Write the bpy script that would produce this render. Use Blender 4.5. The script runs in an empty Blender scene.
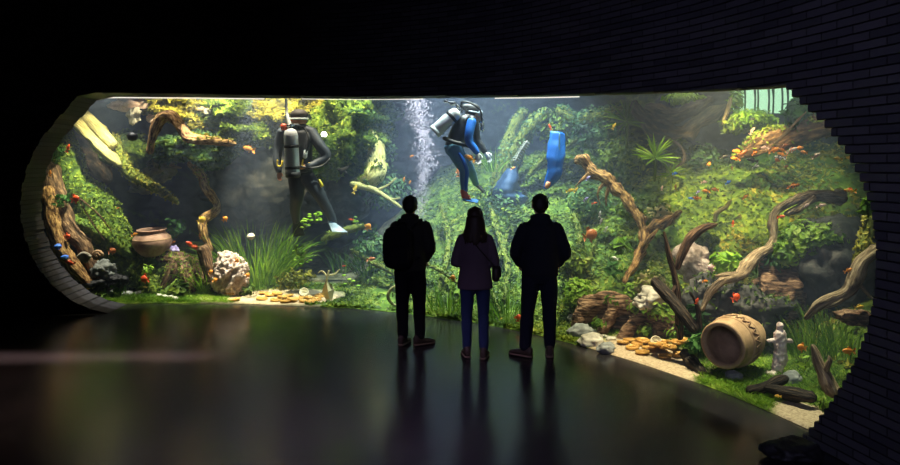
import bpy, bmesh, math, random
import numpy as np
from mathutils import Vector, Matrix, noise

random.seed(7)
rng = np.random.default_rng(11)
scene = bpy.context.scene
COL = scene.collection
PI = math.pi
FOC, HOR, CAMZ = 700.0, 165.0, 2.1


def P(px, py, Y):
    """a photograph direction at distance Y -> a point of the place"""
    return Vector(((px - 450) / FOC * Y, Y, CAMZ + (HOR - py) / FOC * Y))


def lerp(a, b, t):
    return a + (b - a) * t


def interp(x, xs, ys):
    return float(np.interp(x, xs, ys))


def fr(p, octv=4, H=0.9):
    return noise.fractal(p, H, 2.1, octv)


# ------------------------------------------------------------------ materials
MATS = {}


def new_mat(name):
    m = bpy.data.materials.new(name)
    m.use_nodes = True
    nt = m.node_tree
    nt.nodes.clear()
    out = nt.nodes.new('ShaderNodeOutputMaterial')
    MATS[name] = m
    return m, nt, out


def N(nt, typ, **kw):
    n = nt.nodes.new(typ)
    for k, v in kw.items():
        if k in n.inputs:
            n.inputs[k].default_value = v
        else:
            setattr(n, k, v)
    return n


def rgba(c):
    return (c[0], c[1], c[2], 1.0)


def ramp(nt, fac, stops):
    r = nt.nodes.new('ShaderNodeValToRGB')
    el = r.color_ramp.elements
    while len(el) > 1:
        el.remove(el[-1])
    el[0].position = stops[0][0]
    el[0].color = rgba(stops[0][1])
    for p, c in stops[1:]:
        e = el.new(p)
        e.color = rgba(c)
    nt.links.new(fac, r.inputs['Fac'])
    return r.outputs['Color']


def plain(name, c, rough=0.6, metal=0.0, spec=0.5):
    m, nt, out = new_mat(name)
    b = N(nt, 'ShaderNodeBsdfPrincipled', Roughness=rough, Metallic=metal)
    b.inputs['Base Color'].default_value = rgba(c)
    b.inputs['Specular IOR Level'].default_value = spec
    nt.links.new(b.outputs[0], out.inputs['Surface'])
    return m


def noisy(name, stops, scale=6.0, rough=0.8, bump=0.4, bdist=0.02, stretch=None, coord='Object', metal=0.0, detail=6.0, spec=0.3):
    m, nt, out = new_mat(name)
    tc = N(nt, 'ShaderNodeTexCoord')
    src = tc.outputs[coord]
    if stretch:
        mp = N(nt, 'ShaderNodeMapping')
        mp.inputs['Scale'].default_value = stretch
        nt.links.new(src, mp.inputs['Vector'])
        src = mp.outputs[0]
    nz = N(nt, 'ShaderNodeTexNoise', Scale=scale, Detail=detail, Roughness=0.62)
    nt.links.new(src, nz.inputs['Vector'])
    b = N(nt, 'ShaderNodeBsdfPrincipled', Roughness=rough, Metallic=metal)
    b.inputs['Specular IOR Level'].default_value = spec
    nt.links.new(ramp(nt, nz.outputs['Fac'], stops), b.inputs['Base Color'])
    if bump:
        bp = N(nt, 'ShaderNodeBump', Strength=bump, Distance=bdist)
        nt.links.new(nz.outputs['Fac'], bp.inputs['Height'])
        nt.links.new(bp.outputs[0], b.inputs['Normal'])
    nt.links.new(b.outputs[0], out.inputs['Surface'])
    return m


def leafy(name, cols, transl=0.35, rough=0.55):
    """leaves: each separate leaf gets its own shade; thin, so some light passes"""
    m, nt, out = new_mat(name)
    geo = N(nt, 'ShaderNodeNewGeometry')
    tc = N(nt, 'ShaderNodeTexCoord')
    nz = N(nt, 'ShaderNodeTexNoise', Scale=2.2, Detail=3.0)
    nt.links.new(tc.outputs['Object'], nz.inputs['Vector'])
    mx = N(nt, 'ShaderNodeMath', operation='MULTIPLY_ADD')
    nt.links.new(geo.outputs['Random Per Island'], mx.inputs[0])
    mx.inputs[1].default_value = 0.5
    sb = N(nt, 'ShaderNodeMath', operation='MULTIPLY_ADD')
    nt.links.new(nz.outputs['Fac'], sb.inputs[0])
    sb.inputs[1].default_value = 1.5
    sb.inputs[2].default_value = -0.5
    nt.links.new(sb.outputs[0], mx.inputs[2])
    k = len(cols)
    col = ramp(nt, mx.outputs[0], [(0.1 + 0.9 * i / max(1, k - 1), c) for i, c in enumerate(cols)])
    d = N(nt, 'ShaderNodeBsdfPrincipled', Roughness=rough)
    d.inputs['Specular IOR Level'].default_value = 0.25
    t = N(nt, 'ShaderNodeBsdfTranslucent')
    nt.links.new(col, d.inputs['Base Color'])
    nt.links.new(col, t.inputs['Color'])
    ms = N(nt, 'ShaderNodeMixShader')
    ms.inputs[0].default_value = transl
    nt.links.new(d.outputs[0], ms.inputs[1])
    nt.links.new(t.outputs[0], ms.inputs[2])
    nt.links.new(ms.outputs[0], out.inputs['Surface'])
    return m


def two_zone(name, a_stops, b_stops, attr, scale=7.0, bump=0.6, bdist=0.04, rough=0.9):
    """two noisy grounds mixed by a vertex mask that says where the second one grows"""
    m, nt, out = new_mat(name)
    tc = N(nt, 'ShaderNodeTexCoord')
    nz = N(nt, 'ShaderNodeTexNoise', Scale=scale, Detail=7.0, Roughness=0.65)
    nt.links.new(tc.outputs['Object'], nz.inputs['Vector'])
    ca = ramp(nt, nz.outputs['Fac'], a_stops)
    cb = ramp(nt, nz.outputs['Fac'], b_stops)
    at = N(nt, 'ShaderNodeAttribute')
    at.attribute_name = attr
    n2 = N(nt, 'ShaderNodeTexNoise', Scale=scale * 1.6, Detail=5.0)
    nt.links.new(tc.outputs['Object'], n2.inputs['Vector'])
    ad = N(nt, 'ShaderNodeMath', operation='MULTIPLY_ADD')
    nt.links.new(n2.outputs['Fac'], ad.inputs[0])
    ad.inputs[1].default_value = 0.9
    sub = N(nt, 'ShaderNodeMath', operation='SUBTRACT')
    nt.links.new(at.outputs['Fac'], sub.inputs[0])
    sub.inputs[1].default_value = 0.45
    nt.links.new(sub.outputs[0], ad.inputs[2])
    st = N(nt, 'ShaderNodeMapRange')
    st.inputs['From Min'].default_value = 0.4
    st.inputs['From Max'].default_value = 0.6
    nt.links.new(ad.outputs[0], st.inputs['Value'])
    mx = N(nt, 'ShaderNodeMixRGB')
    nt.links.new(st.outputs[0], mx.inputs[0])
    nt.links.new(ca, mx.inputs[1])
    nt.links.new(cb, mx.inputs[2])
    b = N(nt, 'ShaderNodeBsdfPrincipled', Roughness=rough)
    b.inputs['Specular IOR Level'].default_value = 0.2
    nt.links.new(mx.outputs[0], b.inputs['Base Color'])
    bp = N(nt, 'ShaderNodeBump', Strength=bump, Distance=bdist)
    nt.links.new(nz.outputs['Fac'], bp.inputs['Height'])
    nt.links.new(bp.outputs[0], b.inputs['Normal'])
    nt.links.new(b.outputs[0], out.inputs['Surface'])
    return m


MOSS_A = [(0.3, (0.016, 0.032, 0.006)), (0.5, (0.07, 0.125, 0.014)), (0.68, (0.22, 0.29, 0.03))]
MOSS_Y = [(0.3, (0.06, 0.06, 0.008)), (0.5, (0.22, 0.20, 0.02)), (0.7, (0.50, 0.40, 0.05))]
ROCK_D = [(0.3, (0.015, 0.017, 0.018)), (0.5, (0.045, 0.046, 0.042)), (0.7, (0.11, 0.10, 0.085))]
BARK = [(0.36, (0.02, 0.010, 0.005)), (0.5, (0.12, 0.062, 0.03)), (0.64, (0.34, 0.20, 0.10))]

noisy('bark_brown', BARK, 4.0, 0.8, 1.0, 0.05, (4, 1.4, 1), 'UV')
noisy('bark_light', [(0.36, (0.10, 0.066, 0.036)), (0.5, (0.32, 0.225, 0.12)), (0.63, (0.60, 0.45, 0.27))], 4.0, 0.8, 1.0, 0.05, (4, 1.4, 1), 'UV')
noisy('bark_orange', [(0.38, (0.05, 0.022, 0.008)), (0.5, (0.30, 0.15, 0.05)), (0.63, (0.66, 0.40, 0.15))], 4.0, 0.8, 1.0, 0.05, (4, 2.2, 1), 'UV')
noisy('bark_dark', [(0.38, (0.006, 0.005, 0.004)), (0.5, (0.028, 0.02, 0.014)), (0.64, (0.12, 0.08, 0.045))], 4.0, 0.75, 1.0, 0.05, (4, 1.4, 1), 'UV')
noisy('bark_mossy', [(0.3, (0.03, 0.04, 0.008)), (0.5, (0.13, 0.16, 0.02)), (0.7, (0.32, 0.30, 0.06))], 6.0, 0.9, 0.8, 0.03, (5, 2.5, 1), 'UV')
noisy('bark_yellow', [(0.3, (0.16, 0.13, 0.03)), (0.5, (0.46, 0.40, 0.13)), (0.68, (0.70, 0.62, 0.27))], 5.0, 0.75, 0.8, 0.03, (8, 1.4, 1), 'UV')
noisy('stump_brown', [(0.38, (0.03, 0.016, 0.008)), (0.5, (0.16, 0.085, 0.045)), (0.64, (0.40, 0.25, 0.14))], 6.0, 0.85, 1.0, 0.05, (1.0, 2.2, 6))
noisy('moss_green', MOSS_A, 9.0, 0.95, 1.0, 0.05)
noisy('moss_yellow', MOSS_Y, 9.0, 0.95, 1.0, 0.05)
noisy('rock_dark', ROCK_D, 5.0, 0.85, 0.9, 0.05)
noisy('rock_black', [(0.3, (0.004, 0.004, 0.005)), (0.6, (0.02, 0.02, 0.022))], 7.0, 0.55, 0.9, 0.03)
noisy('rock_grey', [(0.3, (0.10, 0.11, 0.10)), (0.6, (0.30, 0.31, 0.28))], 6.0, 0.8, 0.5, 0.02)
noisy('rock_pale', [(0.3, (0.26, 0.23, 0.17)), (0.6, (0.62, 0.58, 0.46))], 5.0, 0.8, 0.5, 0.02)
noisy('rock_pink', [(0.3, (0.30, 0.17, 0.12)), (0.6, (0.70, 0.50, 0.40))], 5.0, 0.8, 0.5, 0.02)
noisy('rock_lava', [(0.32, (0.30, 0.21, 0.17)), (0.48, (0.50, 0.38, 0.32)), (0.66, (0.72, 0.59, 0.52))], 14.0, 0.9, 1.0, 0.05, detail=8)
noisy('rock_yellow', [(0.3, (0.14, 0.12, 0.04)), (0.6, (0.42, 0.37, 0.16))], 5.0, 0.85, 0.6, 0.03)
noisy('stone_statue', [(0.3, (0.46, 0.31, 0.26)), (0.6, (0.90, 0.73, 0.64))], 16.0, 0.85, 0.6, 0.012)
noisy('sand_fine', [(0.3, (0.42, 0.34, 0.22)), (0.6, (0.78, 0.68, 0.50))], 30.0, 0.95, 0.5, 0.01)
noisy('clay_red', [(0.3, (0.22, 0.11, 0.065)), (0.6, (0.48, 0.29, 0.18))], 7.0, 0.75, 0.4, 0.012)
noisy('clay_pale', [(0.3, (0.30, 0.17, 0.08)), (0.6, (0.58, 0.37, 0.20))], 6.0, 0.75, 0.35, 0.012)
noisy('clay_dark', [(0.3, (0.16, 0.09, 0.045)), (0.6, (0.33, 0.20, 0.11))], 8.0, 0.8, 0.4, 0.012)
noisy('gold_coin', [(0.3, (0.34, 0.16, 0.03)), (0.6, (0.72, 0.40, 0.09))], 25.0, 0.42, 0.5, 0.004, metal=0.2, spec=0.5)
noisy('coin_pale', [(0.3, (0.45, 0.40, 0.25)), (0.6, (0.75, 0.68, 0.45))], 25.0, 0.5, 0.5, 0.004)

leafy('leaf_moss', [(0.02, 0.04, 0.006), (0.07, 0.13, 0.014), (0.20, 0.27, 0.03), (0.40, 0.42, 0.06)], 0.3)
leafy('leaf_moss_yellow', [(0.06, 0.07, 0.01), (0.20, 0.20, 0.02), (0.46, 0.40, 0.05), (0.68, 0.58, 0.12)], 0.3)
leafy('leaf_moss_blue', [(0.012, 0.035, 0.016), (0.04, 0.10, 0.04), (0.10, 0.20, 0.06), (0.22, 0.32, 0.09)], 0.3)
leafy('leaf_bright', [(0.03, 0.08, 0.01), (0.10, 0.22, 0.02), (0.28, 0.44, 0.05), (0.5, 0.60, 0.14)], 0.4)
leafy('leaf_moss_lime', [(0.05, 0.09, 0.01), (0.15, 0.22, 0.02), (0.32, 0.40, 0.04), (0.5, 0.56, 0.09)], 0.3)
leafy('leaf_grass', [(0.03, 0.09, 0.008), (0.10, 0.22, 0.015), (0.24, 0.40, 0.03), (0.44, 0.56, 0.10)], 0.4)
leafy('leaf_dark', [(0.006, 0.03, 0.008), (0.02, 0.08, 0.015), (0.05, 0.16, 0.03), (0.11, 0.25, 0.05)], 0.35)
leafy('leaf_lime', [(0.14, 0.30, 0.02), (0.35, 0.58, 0.05), (0.6, 0.78, 0.12)], 0.4)
plain('stem_green', (0.09, 0.14, 0.02), 0.7)
plain('leaf_withered', (0.62, 0.52, 0.25), 0.6)

plain('wetsuit_black', (0.011, 0.013, 0.018), 0.5)
plain('wetsuit_grey', (0.024, 0.029, 0.040), 0.6)
plain('dim_blue', (0.015, 0.05, 0.13), 0.7)
plain('wetsuit_blue', (0.012, 0.15, 0.62), 0.5)
plain('wetsuit_paleblue', (0.09, 0.24, 0.42), 0.6)
plain('steel_tank', (0.80, 0.81, 0.82), 0.3, 0.2)
plain('tank_white', (0.80, 0.83, 0.80), 0.35, 0.2)
plain('rubber_black', (0.012, 0.012, 0.014), 0.5)
plain('webbing_yellow', (0.75, 0.56, 0.03), 0.5)
plain('hood_brown', (0.055, 0.042, 0.036), 0.7)
plain('skin', (0.55, 0.33, 0.24), 0.5)
plain('skin_orange', (0.70, 0.30, 0.14), 0.5)
plain('glove_white', (0.72, 0.74, 0.74), 0.6)
plain('fin_pale', (0.34, 0.40, 0.45), 0.4)
plain('fin_blue', (0.05, 0.22, 0.62), 0.4)
plain('boot_red', (0.70, 0.10, 0.05), 0.5)
plain('chrome', (0.8, 0.8, 0.82), 0.15, 1.0)

plain('cloth_black', (0.012, 0.012, 0.014), 0.9, spec=0.15)
plain('cloth_navy', (0.014, 0.016, 0.024), 0.9, spec=0.15)
plain('cloth_olive', (0.030, 0.031, 0.027), 0.9, spec=0.15)
plain('cloth_mauve', (0.115, 0.08, 0.108), 0.9, spec=0.15)
plain('denim_blue', (0.028, 0.045, 0.115), 0.9, spec=0.15)
plain('denim_dark', (0.013, 0.016, 0.028), 0.9, spec=0.15)
plain('hair_dark', (0.012, 0.008, 0.006), 0.6, spec=0.3)
plain('hair_brown', (0.030, 0.016, 0.010), 0.55, spec=0.3)
plain('leather_brown', (0.05, 0.032, 0.02), 0.6)
plain('sole_tan', (0.16, 0.11, 0.07), 0.8)
plain('bag_leather', (0.03, 0.018, 0.016), 0.6)

for nm, c1, c2 in (('fish_orange', (0.80, 0.18, 0.015), (0.95, 0.42, 0.06)), ('fish_red', (0.75, 0.04, 0.012), (0.92, 0.14, 0.03)),
                   ('fish_black', (0.006, 0.006, 0.008), (0.03, 0.028, 0.03)), ('fish_pink', (0.80, 0.42, 0.34), (0.9, 0.66, 0.56)),
                   ('fish_blue', (0.04, 0.14, 0.85), (0.12, 0.34, 0.95)), ('fish_lilac', (0.34, 0.26, 0.75), (0.6, 0.5, 0.85)),
                   ('fish_yellow', (0.90, 0.45, 0.03), (0.98, 0.68, 0.10)), ('fish_white', (0.78, 0.76, 0.7), (0.9, 0.88, 0.82)),
                   ('fish_brown', (0.16, 0.05, 0.02), (0.34, 0.12, 0.04)), ('fish_rust', (0.42, 0.10, 0.03), (0.62, 0.2, 0.05))):
    noisy(nm, [(0.35, c1), (0.6, c2)], 9.0, 0.4, 0.1, 0.005, spec=0.5)
noisy('fish_koi', [(0.44, (0.85, 0.12, 0.02)), (0.5, (0.9, 0.84, 0.76))], 9.0, 0.4, 0.0)
noisy('fish_orange_black', [(0.46, (0.02, 0.012, 0.01)), (0.52, (0.85, 0.25, 0.02))], 10.0, 0.4, 0.0)
noisy('fish_red_yellow', [(0.46, (0.85, 0.05, 0.02)), (0.52, (0.95, 0.7, 0.05))], 10.0, 0.4, 0.0)
noisy('fish_black_white', [(0.46, (0.02, 0.02, 0.022)), (0.54, (0.75, 0.75, 0.72))], 10.0, 0.4, 0.0)
plain('eye_black', (0.003, 0.003, 0.003), 0.2)


def emit(name, c, k):
    m, nt, out = new_mat(name)
    e = N(nt, 'ShaderNodeEmission', Strength=k)
    e.inputs['Color'].default_value = rgba(c)
    nt.links.new(e.outputs[0], out.inputs['Surface'])
    return m


emit('water_line_glow', (1.0, 0.9, 0.80), 1.1)
emit('bulb_glow', (1.0, 0.95, 0.8), 9.0)
emit('daylight_pane', (0.50, 0.86, 0.55), 1.1)


# ------------------------------------------------------------------ mesh collecting
class MB:
    def __init__(s):
        s.v, s.f, s.uv, s.mi, s.at = [], [], [], [], []

    def add(s, verts, faces, uvs=None, mi=0):
        o = len(s.v)
        s.v.extend([tuple(v) for v in verts])
        s.uv.extend(uvs if uvs is not None else [(0.0, 0.0)] * len(verts))
        for f in faces:
            s.f.append(tuple(i + o for i in f))
            s.mi.append(mi)
        return o

    def xf(s, M):
        s.v = [tuple(M @ Vector(v)) for v in s.v]
        return s

    def ico(s, c, r, sub=2, amp=0.0, freq=2.0, mi=0, octv=4, seed=0.0, ridge=False):
        vs, fs = ICO[sub]
        c = Vector(c)
        r = Vector(r) if not isinstance(r, (int, float)) else Vector((r, r, r))
        out = []
        off = Vector((seed * 3.7, seed * 1.9, seed * 5.3))
        for v in vs:
            k = 1.0
            if amp:
                n = fr(v * freq + off, octv)
                if ridge:
                    n = 0.6 - 1.6 * abs(n)
                k += amp * n
            out.append((c.x + v.x * r.x * k, c.y + v.y * r.y * k, c.z + v.z * r.z * k))
        s.add(out, fs, mi=mi)
        return s

    def tube(s, pts, rad, segs=10, res=6, amp=0.0, freq=3.0, mi=0, squash=1.0, cap=True, groove=0.0, smooth=True, round_end=True):
        pts = [Vector(p) for p in pts]
        if isinstance(rad, (int, float)):
            rad = [rad] * len(pts)
        if smooth and len(pts) > 2:
            q, rr = [], []
            n = len(pts)
            for i in range(n - 1):
                p0, p1, p2, p3 = pts[max(0, i - 1)], pts[i], pts[i + 1], pts[min(n - 1, i + 2)]
                for j in range(res):
                    t = j / res
                    q.append(0.5 * ((2 * p1) + (p2 - p0) * t + (2 * p0 - 5 * p1 + 4 * p2 - p3) * t * t + (3 * p1 - p0 - 3 * p2 + p3) * t ** 3))
                    rr.append(lerp(rad[i], rad[i + 1], t))
            q.append(pts[-1])
            rr.append(rad[-1])
            pts, rad = q, rr
        if round_end:
            d0 = (pts[0] - pts[1]).normalized()
            d1 = (pts[-1] - pts[-2]).normalized()
            pts = [pts[0] + d0 * rad[0] * 0.6] + pts + [pts[-1] + d1 * rad[-1] * 0.6]
            rad = [rad[0] * 0.55] + list(rad) + [rad[-1] * 0.55]
        n = len(pts)
        up = Vector((0.13, 0.21, 1)).normalized()
        T = (pts[1] - pts[0]).normalized()
        if abs(T.dot(up)) > 0.9:
            up = Vector((0, 1, 0.1)).normalized()
        U = (up - T * up.dot(T)).normalized()
        vs, uv, fs = [], [], []
        L = 0.0
        for i in range(n):
            T = (pts[min(n - 1, i + 1)] - pts[max(0, i - 1)]).normalized()
            U = (U - T * U.dot(T)).normalized()
            W = T.cross(U)
            if i:
                L += (pts[i] - pts[i - 1]).length
            for j in range(segs + 1):
                a = 2 * PI * (j % segs) / segs
                k = rad[i]
                d = U * math.cos(a) * squash + W * math.sin(a)
                if amp:
                    k *= 1 + amp * fr((pts[i] + d * rad[i]) * freq, 3)
                if groove:
                    k *= 1 + groove * math.sin(a * 5 + 2.5 * fr(pts[i] * 1.7, 2))
                vs.append(pts[i] + d * k)
                uv.append((j / segs, L))
        for i in range(n - 1):
            for j in range(segs):
                a = i * (segs + 1) + j
                fs.append((a, a + 1, a + segs + 2, a + segs + 1))
        if cap:
            fs.append(tuple(range(segs - 1, -1, -1)))
            b = (n - 1) * (segs + 1)
            fs.append(tuple(b + j for j in range(segs)))
        s.add(vs, fs, uv, mi)
        return s

    def loft(s, secs, segs=20, mi=0, axis='z'):
        """secs: (cx, cy, cz, rx, ry) ellipses stacked along z (or along y: rx, rz)"""
        vs, fs = [], []
        for (cx, cy, cz, rx, ry) in secs:
            for j in range(segs):
                a = 2 * PI * j / segs
                if axis == 'z':
                    vs.append((cx + rx * math.cos(a), cy + ry * math.sin(a), cz))
                else:
                    vs.append((cx + rx * math.cos(a), cy, cz + ry * math.sin(a)))
        n = len(secs)
        for i in range(n - 1):
            for j in range(segs):
                a, b = i * segs + j, i * segs + (j + 1) % segs
                fs.append((a, b, b + segs, a + segs))
        fs.append(tuple(range(segs - 1, -1, -1)))
        fs.append(tuple((n - 1) * segs + j for j in range(segs)))
        s.add(vs, fs, mi=mi)
        return s

    def lathe(s, prof, segs=32, mi=0, closed=False):
        vs, fs, uv = [], [], []
        n = len(prof)
        for i, (r, z) in enumerate(prof):
            for j in range(segs + 1):
                a = 2 * PI * (j % segs) / segs
                vs.append((r * math.cos(a), r * math.sin(a), z))
                uv.append((j / segs, i / n))
        for i in range(n - 1):
            for j in range(segs):
                a = i * (segs + 1) + j
                fs.append((a, a + 1, a + segs + 2, a + segs + 1))
        s.add(vs, fs, uv, mi)
        return s

    def box(s, c, h, mi=0):
        x, y, z = c
        a, b, d = h
        vs = [(x + i * a, y + j * b, z + k * d) for i in (-1, 1) for j in (-1, 1) for k in (-1, 1)]
        s.add(vs, [(0, 1, 3, 2), (4, 6, 7, 5), (0, 4, 5, 1), (2, 3, 7, 6), (0, 2, 6, 4), (1, 5, 7, 3)], mi=mi)
        return s

    def rbox(s, c, h, r=0.03, mi=0, n=4):
        """a soft-cornered block: superellipsoid"""
        vs, fs = ICO[3]
        out = []
        e = 0.28
        for v in vs:
            m = max((abs(v.x) ** (1 / e) + abs(v.y) ** (1 / e) + abs(v.z) ** (1 / e)) ** e, 1e-6)
            out.append((c[0] + v.x / m * h[0], c[1] + v.y / m * h[1], c[2] + v.z / m * h[2]))
        s.add(out, fs, mi=mi)
        return s

    def blade(s, base, tip_dir, length, width, droop=0.4, n=5, side=None, mi=0):
        base = Vector(base)
        d = Vector(tip_dir).normalized()
        w = side or d.cross(Vector((random.uniform(-1, 1), random.uniform(-1, 1), 0.2))).normalized()
        vs, fs = [], []
        p = base.copy()
        step = length / n
        for i in range(n + 1):
            t = i / n
            ww = width * (0.55 + 0.9 * t) * (1 - t) ** 0.6 if t < 1 else 0.0
            ww = max(ww, width * 0.04)
            vs += [p - w * ww * 0.5, p + w * ww * 0.5]
            d = (d + Vector((d.x * 0.5, d.y * 0.5, -droop)) * (t / n * 2)).normalized()
            p = p + d * step
        for i in range(n):
            a = 2 * i
            fs.append((a, a + 1, a + 3, a + 2))
        s.add(vs, fs, mi=mi)
        return s

    def leaf(s, c, nrm, size, elong=1.5, mi=0):
        nrm = Vector(nrm).normalized()
        u = nrm.cross(Vector((random.gauss(0, 1), random.gauss(0, 1), random.gauss(0, 1)))).normalized()
        w = nrm.cross(u)
        c = Vector(c)
        e = size * elong
        vs = [c - u * e * 0.5, c - u * e * 0.1 + w * size * 0.42 + nrm * size * 0.12, c + u * e * 0.5, c - u * e * 0.1 - w * size * 0.42 + nrm * size * 0.12,]
        s.add(vs, [(0, 1, 2), (0, 2, 3)], mi=mi)
        return s

    def build(s, name, mats, parent=None, smooth=True, loc=None):
        me = bpy.data.meshes.new(name)
        vs = s.v
        if loc is not None:
            vs = [(v[0] - loc[0], v[1] - loc[1], v[2] - loc[2]) for v in vs]
        me.from_pydata(vs, [], s.f)
        if not isinstance(mats, (list, tuple)):
            mats = [mats]
        for m in mats:
            me.materials.append(MATS[m])
        if any(s.mi):
            me.polygons.foreach_set('material_index', s.mi)
        if smooth:
            me.polygons.foreach_set('use_smooth', [True] * len(me.polygons))
        uvl = me.uv_layers.new(name='UVMap')
        li = np.zeros(len(me.loops), dtype=np.int32)
        me.loops.foreach_get('vertex_index', li)
        uvl.data.foreach_set('uv', np.asarray(s.uv, dtype=np.float32)[li].ravel())
        me.update()
        o = bpy.data.objects.new(name, me)
        COL.objects.link(o)
        if loc is not None:
            o.location = loc
        if parent is not None:
            o.parent = parent
            if loc is None:
                o.matrix_parent_inverse = Matrix.Translation(parent.location).inverted()
            else:
                o.matrix_parent_inverse = Matrix.Translation(parent.location).inverted()
        return o


ICO = {}
for _k in range(1, 7):
    _b = bmesh.new()
    bmesh.ops.create_icosphere(_b, subdivisions=_k, radius=1.0)
    _b.verts.ensure_lookup_table()
    ICO[_k] = ([v.co.copy() for v in _b.verts], [tuple(v.index for v in f.verts) for f in _b.faces])
    _b.free()


def tag(o, label, cat=None, group=None, kind=None):
    if label:
        o['label'] = label
    if cat:
        o['category'] = cat
    if group:
        o['group'] = group
    if kind:
        o['kind'] = kind
    return o


def empty(name, loc, label, cat, group=None):
    o = bpy.data.objects.new(name, None)
    o.empty_display_size = 0.1
    COL.objects.link(o)
    o.location = loc
    return tag(o, label, cat, group)


def fuse(o, voxel, smooth=6, disp=None):
    r = o.modifiers.new('remesh', 'REMESH')
    r.mode = 'VOXEL'
    r.voxel_size = voxel
    r.use_smooth_shade = True
    if smooth:
        m = o.modifiers.new('smooth', 'SMOOTH')
        m.iterations = smooth
        m.factor = 0.5
    if disp:
        t = bpy.data.textures.new(o.name + '_tex', 'CLOUDS')
        t.noise_scale = disp[1]
        t.noise_depth = 4
        d = o.modifiers.new('displace', 'DISPLACE')
        d.texture = t
        d.strength = disp[0]
        d.texture_coords = 'LOCAL'
    return o


def sample_mesh(mb, n, fn=None):
    """n random points with normals on the triangles of a collected mesh; fn(point, normal) -> keep probability"""
    V = np.asarray(mb.v)
    tri = []
    for f in mb.f:
        for k in range(1, len(f) - 1):
            tri.append((f[0], f[k], f[k + 1]))
    tri = np.asarray(tri)
    a, b, c = V[tri[:, 0]], V[tri[:, 1]], V[tri[:, 2]]
    cr = np.cross(b - a, c - a)
    ar = np.linalg.norm(cr, axis=1)
    nn = cr / np.maximum(ar, 1e-9)[:, None]
    idx = rng.choice(len(tri), size=n, p=ar / ar.sum())
    r1 = np.sqrt(rng.random(n))[:, None]
    r2 = rng.random(n)[:, None]
    pts = (1 - r1) * a[idx] + r1 * (1 - r2) * b[idx] + r1 * r2 * c[idx]
    return pts, nn[idx]


def moss_on(mb, n, size, keep=None, elong=1.8, lean=0.9):
    out = MB()
    pts, nn = sample_mesh(mb, n)
    for p, q in zip(pts, nn):
        q = Vector(q)
        p = Vector(p)
        if keep is not None and random.random() > keep(p, q):
            continue
        d = (q * 0.8 + Vector((random.gauss(0, lean), random.gauss(0, lean), random.gauss(0, lean)))).normalized()
        out.leaf(p + q * size * random.uniform(0.0, 0.7), d, size * random.uniform(0.5, 1.3), elong)
    return out


# ------------------------------------------------------------------ plan of the curved glass
CP = [(-10.4, 8.9), (-8.4, 9.85), (-6.6, 10.36), (-4.8, 10.54), (-3.32, 10.55), (-1.76, 10.28), (-0.75, 9.9), (0.62, 9.02), (1.59, 7.95), (2.30, 6.81), (2.58, 6.2),
      (2.79, 5.59), (2.95, 5.0), (3.08, 4.3), (3.18, 3.4), (3.2, 2.4)]


def _curve():
    p = [np.array(c) for c in CP]
    out = []
    n = len(p)
    for i in range(n - 1):
        p0, p1, p2, p3 = p[max(0, i - 1)], p[i], p[i + 1], p[min(n - 1, i + 2)]
        for j in range(40):
            t = j / 40
            out.append(0.5 * ((2 * p1) + (p2 - p0) * t + (2 * p0 - 5 * p1 + 4 * p2 - p3) * t * t + (3 * p1 - p0 - 3 * p2 + p3) * t ** 3))
    out.append(p[-1])
    C = np.array(out)
    # a light smoothing so the offset surfaces stay even
    for _ in range(60):
        C[1:-1] = 0.25 * C[:-2] + 0.5 * C[1:-1] + 0.25 * C[2:]
    d = np.r_[0, np.cumsum(np.linalg.norm(np.diff(C, axis=0), axis=1))]
    S = np.linspace(0, d[-1], 700)
    C = np.c_[np.interp(S, d, C[:, 0]), np.interp(S, d, C[:, 1])]
    T = np.gradient(C, S, axis=0)
    T /= np.linalg.norm(T, axis=1)[:, None]
    return S, C, T


CS, CC, CT = _curve()
CN = np.c_[-CT[:, 1], CT[:, 0]]
CN[:, 0] = np.convolve(np.pad(CN[:, 0], 20, 'edge'), np.ones(41) / 41, 'valid')
CN[:, 1] = np.convolve(np.pad(CN[:, 1], 20, 'edge'), np.ones(41) / 41, 'valid')
CN /= np.linalg.norm(CN, axis=1)[:, None]
CPX = 450 + FOC * CC[:, 0] / CC[:, 1]
SMAX = float(CS[-1])


def at(s, t=0.0):
    x = np.interp(s, CS, CC[:, 0]) + t * np.interp(s, CS, CN[:, 0])
    y = np.interp(s, CS, CC[:, 1]) + t * np.interp(s, CS, CN[:, 1])
    return float(x), float(y)


def s_of_px(px, t=0.0):
    X = CC + t * CN
    q = 450 + FOC * X[:, 0] / X[:, 1]
    i = int(np.argmax(q >= px)) if (q >= px).any() else len(q) - 1
    i = max(1, i)
    k = (px - q[i - 1]) / max(1e-6, q[i] - q[i - 1])
    return float(CS[i - 1] + k * (CS[i] - CS[i - 1]))


def st_of(x, y):
    d = (CC[:, 0] - x) ** 2 + (CC[:, 1] - y) ** 2
    i = int(np.argmin(d))
    dx, dy = x - CC[i, 0], y - CC[i, 1]
    return float(CS[i] + dx * CT[i, 0] + dy * CT[i, 1]), float(dx * CN[i, 0] + dy * CN[i, 1])


TX = [0, 40, 150, 250, 300, 345, 420, 545, 600, 660, 720, 800, 870, 930]
T0 = [2.6, 2.6, 2.8, 2.8, 2.0, 0.9, 0.45, 0.45, 1.3, 1.7, 1.25, 1.0, 0.9, 0.9]
KK = [0.05, 0.05, 0.05, 0.05, 0.25, 0.50, 0.56, 0.60, 0.72, 0.75, 0.70, 0.62, 0.6, 0.6]
TBACK = 4.7


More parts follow.
